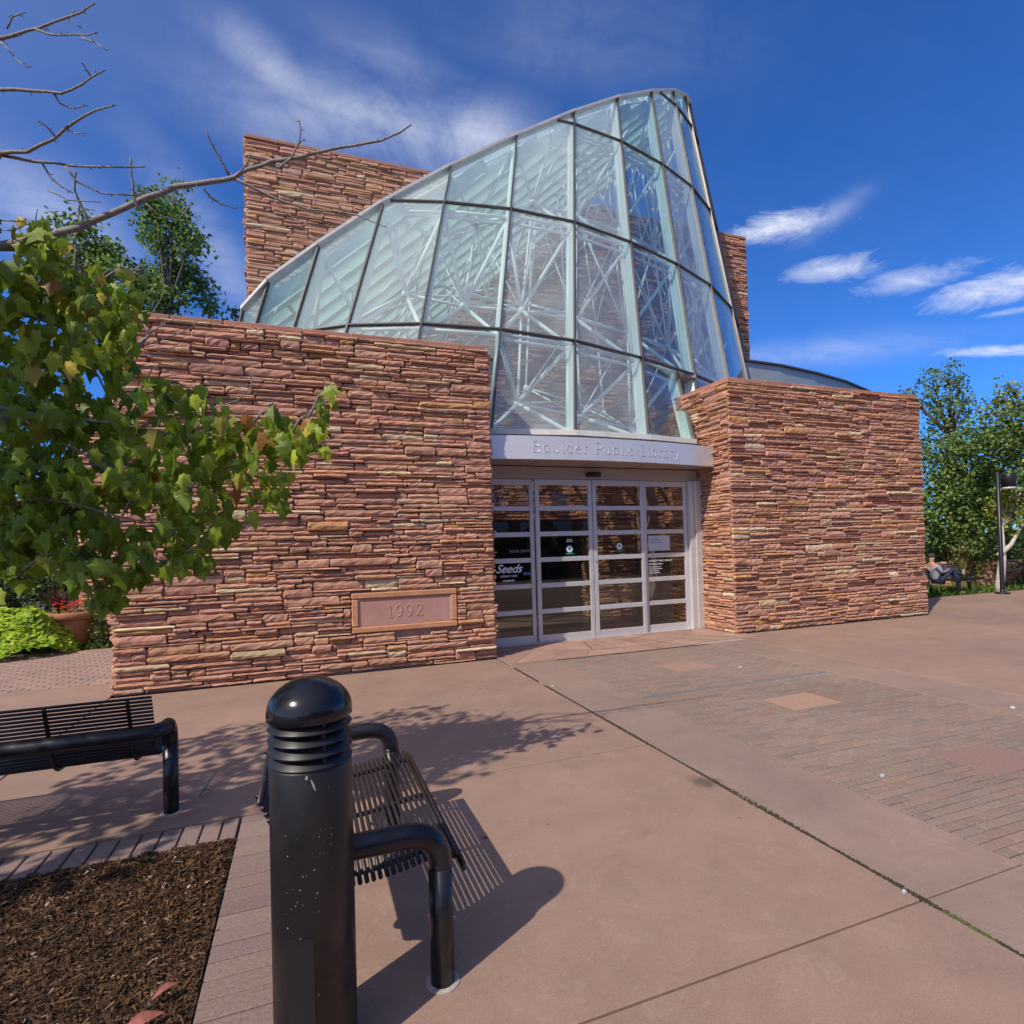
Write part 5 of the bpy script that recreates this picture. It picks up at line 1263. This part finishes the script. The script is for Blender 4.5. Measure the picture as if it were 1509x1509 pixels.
# ------------------------------------------------------------------ bicycle, pot and flowers by the left path
bk = thing('bicycle', 'parked bicycle with silver handlebars half hidden behind the lime green vine', 'bicycle', (-5.75,13.05,0), R(8))
for x in (-.52,.52):
    b = MB()
    pts = [(x+.33*math.cos(R(a)),0,.34+.33*math.sin(R(a))) for a in range(0,361,15)]; b.tube(pts, .018, 6); wh = b.build('wheel', M['tyre'], bk, smooth=True)
    b = MB()
    for a in range(0,180,20): b.tube([(x+.32*math.cos(R(a)),0,.34+.32*math.sin(R(a))),(x-.32*math.cos(R(a)),0,.34-.32*math.sin(R(a)))], .002, 4)
    b.build('spokes', M['chrome'], wh)
b = MB()
for p, q in (((-.52,0,.34),(-.15,0,.80)),((-.15,0,.80),(.38,0,.86)),((-.05,0,.32),(.36,0,.80)),((-.05,0,.32),(-.17,0,.90)),((-.52,0,.34),(-.05,0,.32)),((.52,0,.34),(.36,0,.88))): b.tube([p,q], .016, 7)
b.build('frame', principled('bike_frame', (.05,.05,.06), .3), bk, smooth=True)
b = MB(); b.tube([(.36,0,.86),(.35,0,1.0)], .014, 7); b.tube([(.28,-.30,.99),(.40,-.24,1.03),(.38,0,1.0),(.40,.24,1.03),(.28,.30,.99)], .013, 7); b.build('handlebar', M['chrome'], bk, smooth=True)
b = MB(); b.ball((-.18,0,.95), .12, 10, 6, sc=(1.2,.6,.35)); b.build('saddle', M['tyre'], bk, smooth=True)

pt = thing('flower_pot', 'large clay pot with a rolled rim beside the lime green vine', 'pot', (-3.92,12.05,0))
b = MB(); b.lathe([(.24,0),(.25,.02),(.36,.50),(.36,.52)], 32); b.build('body', M['terracotta'], pt, smooth=True)
b = MB(); b.lathe([(.36,.50),(.40,.52),(.42,.56),(.42,.62),(.40,.64),(.35,.64),(.33,.58)], 32); b.build('rim', M['terracotta'], pt, smooth=True)
b = MB(); b.lathe([(.34,.575),(.001,.59)], 24); b.build('soil', M['mulch'], pt)

def leafshape(b, P, D, N, L, W_, col, lobes=False, fold=.25):
    """one leaf: base P, direction D, face normal N"""
    S_ = D.cross(N)
    if S_.length < 1e-5: return
    S_.normalize(); N = S_.cross(D).normalized()
    if lobes:
        o2 = [(0,0),(.16,.10),(.36,.05),(.40,.24),(.44,.38),(.66,.50),(.36,.60),(.20,.78),(0,1.08)]; cl = (b.__dict__.setdefault('rr', random.Random(1))).uniform(-.05,.30)
        ctr = [(0,0,0),(0,.35,.02),(0,.7,-.03-cl*.35),(0,1.08,-.10-cl)]
        vs = [P+D*(y*L)+N*(z*L) for x, y, z in ctr]; n0 = len(vs)
        for sgn in (1,-1):
            for x, y in o2[1:-1]:
                vs.append(P+S_*(sgn*x*W_)+D*(y*L)+N*((-fold*x - (.10+cl*.7)*y*y)*L))
        fs = []
        a = n0
        fs += [(0,a,a+1,1),(1,a+1,a+2,a+3),(1,a+3,a+4,2),(2,a+4,a+5),(2,a+5,a+6,3)]
        a = n0+7
        fs += [(0,1,a+1,a),(1,a+3,a+2,a+1),(1,2,a+4,a+3),(2,a+5,a+4),(2,3,a+6,a+5)]
        b.add(vs, fs, col)
    else:
        b.add([P, P+D*(L*.45)+S_*(W_*.5)-N*(fold*W_*.5), P+D*L-N*(.1*L), P+D*(L*.45)-S_*(W_*.5)-N*(fold*W_*.5)], [(0,1,2),(0,2,3)], col)
def rv(r): 
    while True:
        v = Vector((r.uniform(-1,1), r.uniform(-1,1), r.uniform(-1,1)))
        if .01 < v.length < 1: return v
# lime vine pouring over and around the pot
vn = MB(); r = random.Random(31)
for k in range(2600):
    a = r.uniform(0, 2*math.pi); t = r.random()**.6
    rr = t; x = -4.66+math.cos(a)*rr*.92; y = 11.62+math.sin(a)*rr*.75
    hgt = .80*max(0, 1-((x+4.45)/.68)**2)**.55*(1-max(0,(11.55-y))*.9) if abs(x+4.45) < .68 else .0
    if y > 11.9: hgt = max(hgt, .3)
    z = max(.03, hgt*math.sqrt(max(0, 1-(rr*.9)**2)) + .15*noise.noise(Vector((x*3.4,y*3.4,0))))+r.uniform(-.05,.03)
    nrm_ = Vector((math.cos(a)*rr*.8, math.sin(a)*rr*.8-.35, .75))+rv(r)*.55
    D_ = Vector((math.cos(a), math.sin(a)-.3, -.55))+rv(r)*.5
    f = r.uniform(.65, 1.15); c = r.choice(((.36,.50,.03),(.30,.45,.03),(.42,.54,.05),(.24,.40,.03)))
    leafshape(vn, Vector((x,y,max(.02,z))), D_.normalized(), nrm_.normalized(), r.uniform(.08,.12), r.uniform(.08,.12), tuple(q*f for q in c))
o = vn.build('trailing_vine', M['leaf_far'], None, colors=True); tag(o, 'lime green trailing vine mounded over the clay pot and onto the path', 'plant')
gr = MB(); r = random.Random(5)
for k in range(170):
    a = r.uniform(0, 6.28); ln = r.uniform(.3,.62); sp = r.uniform(.15,.55)
    P = Vector((-4.15,12.12,.60)); d1_ = Vector((math.cos(a)*sp, math.sin(a)*sp, 1)).normalized()
    p1 = P+d1_*ln*.5; p2 = p1+(d1_+Vector((math.cos(a)*.5,math.sin(a)*.5,-.3))).normalized()*ln*.5
    s_ = Vector((-math.sin(a),math.cos(a),0))*.008; f = r.uniform(.6,1.3)
    gr.add([P-s_,P+s_,p1+s_,p1-s_,p2], [(0,1,2,3),(3,2,4)], (.11*f,.035*f,.045*f))
tag(gr.build('purple_grass', M['grass'], None, colors=True), 'dark purple fountain grass fanning up behind the lime vine', 'plant')
fw_ = MB(); r = random.Random(6)
for k in range(46):
    c = Vector((-3.90,11.98,.70))+Vector((r.gauss(0,.16),r.gauss(0,.10),r.uniform(0,.14)))
    for q in range(5):
        a = q*1.256+r.random(); D_ = Vector((math.cos(a),math.sin(a)-.4,.4)).normalized(); leafshape(fw_, c, D_, Vector((0,-.6,.8)), .035, .035, (.62,.035,.015))
    leafshape(fw_, c-Vector((0,0,.07)), Vector((r.uniform(-1,1),-.5,.2)).normalized(), Vector((0,-.3,1)), .08, .07, (.10,.18,.04))
tag(fw_.build('red_flowers', M['leaf_far'], None, colors=True), 'small bright red flowers blooming at the rim of the clay pot', 'flowers')

# ------------------------------------------------------------------ trees and shrubs
GREEN = ((.135,.215,.05),(.105,.18,.045),(.17,.25,.065),(.08,.14,.04),(.21,.29,.085))
DARK = ((.06,.10,.035),(.075,.12,.038),(.09,.14,.045),(.05,.085,.03),(.11,.155,.05))
YEL = ((.30,.30,.03),(.25,.28,.035),(.36,.30,.04),(.20,.24,.03))
def crown(blobs, r, size, pal, clump=12, dens=1., depth=.9):
    b = MB()
    for (x, y, z, rx, rz, n, yl) in blobs:
        nc = max(2, int(n*dens/clump*3.2))
        for c_ in range(nc):
            v = rv(r); 
            if r.random() < .55: v = v.normalized()*r.uniform(.75,1.05)
            cc_ = Vector((x+v.x*rx, y+v.y*max(rx,rz)*depth, z+v.z*rz)); sh_ = r.uniform(.72,1.25)
            cs = size*r.uniform(1.2,2.3)*(clump/10)**.33
            for q in range(clump):
                o = rv(r)*cs; P = cc_+o
                c = r.choice(YEL) if r.random() < yl else r.choice(pal)
                f = sh_*r.uniform(.75,1.3)
                nn = (rv(r)+Vector((0,-.2,.9))).normalized(); D_ = (rv(r)+Vector((0,0,-.35))).normalized()
                leafshape(b, P, D_, nn, size*r.uniform(.6,1.0), size*r.uniform(.5,.8), tuple(k*f for k in c))
    return b
def tree(name, label, cat, key, base, h, tr, size, pal, seed, bark='bark_dark', group=None, clump=12, dens=1., fork=None, limbs=True):
    blobs = FOL[key]; r = random.Random(seed)
    if key in ('TL1','TL2'): blobs = [(x+r.uniform(-.4,.4),y+r.uniform(-1.5,1.5),z,rx*r.uniform(.6,1.05),rz*r.uniform(.6,1.),int(n*.8),yl) for x,y,z,rx,rz,n,yl in blobs]
    t = thing(name, label, cat, (0,0,0), 0, group)
    crown(blobs, r, size, pal, clump, dens).build('crown', M['leaf_far'], t, colors=True)
    b = MB(); top = Vector((base[0]+r.uniform(-.2,.2), base[1], h)); B0 = Vector((base[0], base[1], -.05))
    mid = B0.lerp(top, .5)+Vector((r.uniform(-.1,.1),0,0))
    b.tube([B0, B0+Vector((0,0,.25)), mid, top], [tr*1.35, tr, tr*.85, tr*.6], 12)
    for (x, y, z, rx, rz, n, yl) in blobs:
        c = Vector((x,y,z)); s_ = top if c.z > h*.7 else mid.lerp(top,.6) if key[:2] == 'TL' else mid
        k = s_.lerp(c, .5)+Vector((0,0,.12*(c-s_).length*r.uniform(-.5,.8)))
        b.tube([s_, k, c+Vector((0,0,rz*.4))], [tr*.45, tr*.26, tr*.08], 6)
        for q in range(3): e = c+Vector((r.uniform(-1,1)*rx, r.uniform(-1,1)*rx, r.uniform(-.5,1)*rz)); b.tube([k.lerp(c,.6), e], [tr*.14, tr*.04], 5)
    if fork:
        for f_ in fork: b.tube(f_[0], f_[1], 9)
    b.build('trunk', M[bark], t, smooth=True)
    return t
G1 = 'trees beyond the right wall'
tree('tree', 'loose airy green tree showing sky gaps above the right wall end', 'tree', 'T1', (21.2,12.9), 5.0, .16, .13, GREEN, 101, group=G1, clump=9)
tree('tree', 'dense mid green tree filling the space right of the stone wall', 'tree', 'T2', (18.9,11.6), 2.2, .17, .13, GREEN, 102, group=G1, dens=1.15)
tree('tree', 'tall green tree with yellowing top at the right edge', 'tree', 'T3', (19.6,9.0), 2.6, .14, .125, GREEN, 103, group=G1, dens=1.1)
tree('tree', 'small yellow leaved tree with a pale forked trunk beside the lamp post', 'tree', 'T4', (17.25,9.45), 1.75, .10, .11, GREEN, 104, bark='bark_pale', group=G1, fork=[([(17.25,9.45,.95),(17.62,9.35,1.25),(17.95,9.2,1.9)], [.075,.05,.035])])
tree('tree', 'tall dark green tree rising behind the left wall, the nearer the tower', 'tree', 'TL1', (-5.6,28.3), 12.5, .22, .24, GREEN, 105, group='trees behind the left wall', clump=26, dens=1.25)
tree('tree', 'tall dark green tree behind the bare branch, the farther from the tower', 'tree', 'TL2', (-8.6,26.5), 11.5, .20, .24, GREEN, 106, group='trees behind the left wall', clump=26, dens=1.25)
tree('tree', 'tiny green treetop poking over the left wall beside the glass', 'tree', 'TL3', (-2.0,27.8), 9.0, .10, .22, DARK, 107, group='trees behind the left wall', clump=9)
def shrub(name, label, key, size, pal, seed, clump=10, dens=1.3, cat='shrub'):
    blobs = FOL[key]; r = random.Random(seed); t = thing(name, label, cat, (0,0,0))
    crown(blobs, r, size, pal, clump, dens).build('foliage', M['leaf_far'], t, colors=True)
    b = MB(); cx_ = sum(q[0] for q in blobs)/len(blobs); cy_ = sum(q[1] for q in blobs)/len(blobs)
    for (x, y, z, rx, rz, n, yl) in blobs:
        b.tube([(x*.5+cx_*.5, y*.5+cy_*.5, -.03), (x, y, max(.05, z))], [.03,.012], 6)
    b.build('stem', M['bark_dark'], t); return t
shrub('shrub', 'leafy green shrub behind the head of the person on the bench', 'S1', .10, GREEN, 201)
shrub('shrub', 'bright yellow green shrub behind the middle of the shaded bench', 'S2', .10, GREEN, 202)
shrub('shrub', 'dark green shrub right of the pale forked tree trunk', 'S3', .11, DARK, 203)
shrub('shrub', 'tall dark leafy shrub at the left edge behind the bicycle', 'BU1', .10, DARK, 204, dens=1.1)
shrub('shrub', 'small grey green shrub between the clay pot and the wall corner', 'BU2', .06, DARK, 205, dens=1.1)
shrub('shrub', 'loose shrub with reddish tips behind the purple grass', 'BU3', .09, DARK+((.16,.07,.05),), 206)
r = random.Random(77); b = crown(FOL['BG1'], r, .22, DARK, 10, 1.0); tag(b.build('far_trees', M['leaf_far'], None, colors=True), 'shaded green woodland mass far behind the bench and lamp post', 'woodland', kind='stuff')
r = random.Random(78); b = crown(FOL['TLx'], r, .24, DARK, 10, 1.0); tag(b.build('far_trees', M['leaf_far'], None, colors=True), 'dark green woodland mass far behind the left shrubs', 'woodland', kind='stuff')
# ground cover beyond the paving
gc_ = MB(); r = random.Random(55)
for k in range(9000):
    if k % 3: x = r.uniform(12.5, 28); y = 9.5+abs(r.gauss(0,1.3))+ (.12*noise.noise(Vector((x,0,0))))
    else: x = -r.uniform(3.0, 7.5); y = 11.55+abs(r.gauss(0,.9))+(.3 if x < -4.6 else .1)
    D_ = (Vector((r.uniform(-1,1), r.uniform(-1,.4), r.uniform(.3,1.6)))).normalized(); f = r.uniform(.6,1.4)
    c = r.choice(((.07,.13,.02),(.10,.17,.03),(.05,.10,.02),(.13,.19,.03)))
    leafshape(gc_, Vector((x,y,-.02)), D_, rv(r), r.uniform(.08,.2), r.uniform(.02,.06), tuple(q*f for q in c))
tag(gc_.build('ground_cover', M['leaf_far'], None, colors=True), 'low green ground cover and grass along the edge of the paving', 'ground cover', kind='stuff')
tl_ = thing('low_wall', 'low red sandstone garden wall behind the lamp post', 'wall', (0,0,0))
b = MB(); stones(b, (17.6,11.1), (.96,-.28), (-.28,-.96), 3.2, 0, .75, 71, fine=False, unit=.03, lens=(.2,.7)); b.build('stone_facing', M['stone'], tl_, colors=True)
b = MB(); p, q = Vector((17.6,11.14,.35)), Vector((20.67,10.24,.35)); bar(b, p, q, Vector((.28,.96,0)), .75, .0, .4); b.build('core', M['mortar'], tl_)
og = MB(); r = random.Random(61)
for k in range(260):
    a = r.uniform(0,6.28); P = Vector((17.9+r.gauss(0,.06),10.85+r.gauss(0,.06),0)); sp = r.uniform(.05,.3); ln = r.uniform(.9,1.35)
    tip = P+Vector((math.cos(a)*sp, math.sin(a)*sp, ln)); s_ = Vector((-math.sin(a),math.cos(a),0))*.012
    og.add([P-s_,P+s_,tip+s_*2.2,tip-s_*2.2,tip+Vector((math.cos(a)*.12,math.sin(a)*.12,-.04))], [(0,1,2,3),(3,2,4)], (.42,.28,.12) if ln > 1.05 else (.16,.17,.05))
tag(og.build('ornamental_grass', M['grass'], None, colors=True), 'tuft of straw coloured ornamental grass behind the shaded bench', 'grass')
# bare sapling behind the right wall
sa = MB(); B0 = Vector((17.4,13.9,0)); 
sa.tube([B0, B0+Vector((0,0,4)), B0+Vector((-.05,0,5.6)), B0+Vector((-.25,0,7.6))], [.05,.03,.02,.006], 6)
for z_, dx, dz in ((5.4,-.5,1.2),(5.6,.25,1.0),(5.9,-.35,.9),(6.2,.2,.8),(5.2,.1,.6)): sa.tube([B0+Vector((-.03,0,z_)), B0+Vector((dx*.6,0,z_+dz*.5)), B0+Vector((dx,0,z_+dz))], [.014,.01,.005], 5)
tag(sa.build('bare_sapling', M['bark'], None), 'thin leafless sapling rising behind the right stone wall', 'tree')

# ------------------------------------------------------------------ foreground maple
mp2 = thing('maple_tree', 'maple tree at the left with green and yellowing leaves and bare grey upper branches', 'tree', (0,0,0))
r = random.Random(303)
b = MB(); T0 = Vector((-3.05,2.55,0))
b.tube([T0-Vector((0,0,.1)), T0+Vector((0,0,.2)), T0+Vector((.03,.02,1.1)), T0+Vector((.02,.05,2.4)), T0+Vector((.05,.05,3.8)), T0+Vector((.0,.1,5.0))], [.15,.11,.10,.085,.06,.03], 16)
b.build('trunk', M['bark'], mp2, smooth=True)
b = MB()
def rough(pts, r, amp):
    out = [Vector(pts[0])]
    for p, q in zip(pts, pts[1:]):
        p, q = Vector(p), Vector(q); out.append(p.lerp(q,.5)+rv(r)*amp*(q-p).length); out.append(q)
    return out
for (ra, rb, pts) in BRANCH:
    P = rough(pts, r, .035); n_ = len(P)
    rad = [ (ra+(rb-ra)*(i/(n_-1))**.8)*r.uniform(.92,1.08) for i in range(n_)]
    b.tube(P, rad, 7)
    for i in range(1, n_-1):   # buds and spurs
        if r.random() < .8:
            q = P[i].lerp(P[i+1], r.random()); d_ = (P[i+1]-P[i]).normalized(); o_ = d_.cross(rv(r)).normalized()
            b.tube([q, q+o_*(rad[i]+r.uniform(.006,.016))+d_*.006], [max(.0022, rad[i]*.35), .0016], 5)
roots = [BRANCH[i][2][0] for i, q in enumerate(BRANCH) if q[2][0][0] < -1.25]
for p in roots:
    p = Vector(p); hz = max(.8, p.z-.45); s_ = T0+Vector((.03,.03,hz)); rr = .022
    b.tube([s_, s_.lerp(p,.5)+Vector((0,0,-.08)), p], [.035, .026, .018], 8)
bc = [Vector(q[:3]) for q in BLOBS]
for i, q in enumerate(BLOBS):
    c = Vector(q[:3]); par = None
    cands = sorted([p for k, p in enumerate(bc) if k != i and p.x < c.x-.05], key=lambda p: (p-c).length)
    s_ = cands[0] if cands else T0+Vector((0,0,c.z-.3))
    b.tube([s_, s_.lerp(c,.5)+Vector((0,0,.04)), c], [.007,.005,.003], 6)
b.build('branches', M['bark'], mp2, smooth=True)
lf = MB(); tg = MB()
for (x, y, z, rx, rz, n, yl) in BLOBS:
    c = Vector((x,y,z))
    for k in range(max(3, n//9)):
        v = rv(r); e = c+Vector((v.x*rx*1.05, v.y*.18, v.z*rz*1.0)); m_ = c.lerp(e,.5)+rv(r)*.03+Vector((0,0,.02))
        tg.tube([c+Vector((-.03,0,0)), m_, e], [.0034,.0024,.0014], 5)
tg.build('twigs', M['bark'], mp2, smooth=True)
LG = ((.19,.26,.028),(.22,.30,.034),(.145,.215,.025),(.29,.36,.05),(.16,.235,.03))
LY = ((.38,.44,.05),(.46,.42,.07),(.28,.42,.05),(.48,.38,.07))
for (x, y, z, rx, rz, n, yl) in BLOBS:
    c = Vector((x,y,z))
    for k in range(int(n*1.0)):
        v = rv(r); P = c+Vector((v.x*rx, v.y*max(.16,(rx+rz)*.5)*1.15, v.z*rz))
        tip = P+Vector((r.gauss(0,.02),r.gauss(0,.02),-r.uniform(.02,.045)))
        D_ = Vector((r.gauss(0,.30), r.gauss(0,.30), -1)).normalized(); nn = Vector((r.gauss(0,.8), -1+r.gauss(0,.7), .35+r.gauss(0,.4))).normalized()
        hgt = max(0, min(1, (P.z-c.z)/rz*.5+.5))
        yy = yl*(.5+hgt)
        u = r.random()
        col = r.choice(LY) if u < yy*.75 else r.choice(LG)
        if u > .992: col = (.34,.14,.04)
        f = r.uniform(.75,1.25); L = r.uniform(.050,.118)
        leafshape(lf, tip, D_, nn, L, L*r.uniform(.62,.9), tuple(q*f for q in col), lobes=True, fold=r.uniform(-.1,.5))
lf.build('leaves', M['leaf'], mp2, colors=True)
# hedge behind the viewer, mirrored in the door glass
hd = MB(); r = random.Random(91)
for k in range(3200):
    P = Vector((r.uniform(-6,22), -7.6+r.uniform(-.9,.9), r.uniform(0,2.2))); L = r.uniform(.25,.4)
    leafshape(hd, P, rv(r).normalized(), (rv(r)+Vector((0,.6,.5))).normalized(), L, L*.8, r.choice(DARK))
hd.box((-6,-8.2,-.05),(22,-7.1,1.9), (.03,.04,.02))
tag(hd.build('hedge', M['leaf_far'], None, colors=True), 'long dark clipped hedge across the plaza mirrored in the door glass', 'hedge')
# higher crown out of frame that shades the benches
hc = MB()
for k in range(2600):
    c = r.choice((Vector((-2.6,3.1,3.6)),Vector((-3.3,2.2,4.4)),Vector((-2.7,1.6,3.4)),Vector((-3.6,3.4,3.3)),Vector((-3.9,2.4,3.2))))
    v = rv(r); P = c+v*.75
    if P.x > -.42*P.y-.25 : continue
    if P.x+P.z*.89 > -.7 and P.y+P.z*.49 < 3.75: continue
    L = r.uniform(.07,.11); leafshape(hc, P, Vector((r.gauss(0,.4),r.gauss(0,.4),-1)).normalized(), rv(r), L, L, r.choice(LG), lobes=True)
hc.build('leaves', M['leaf'], mp2, colors=True)
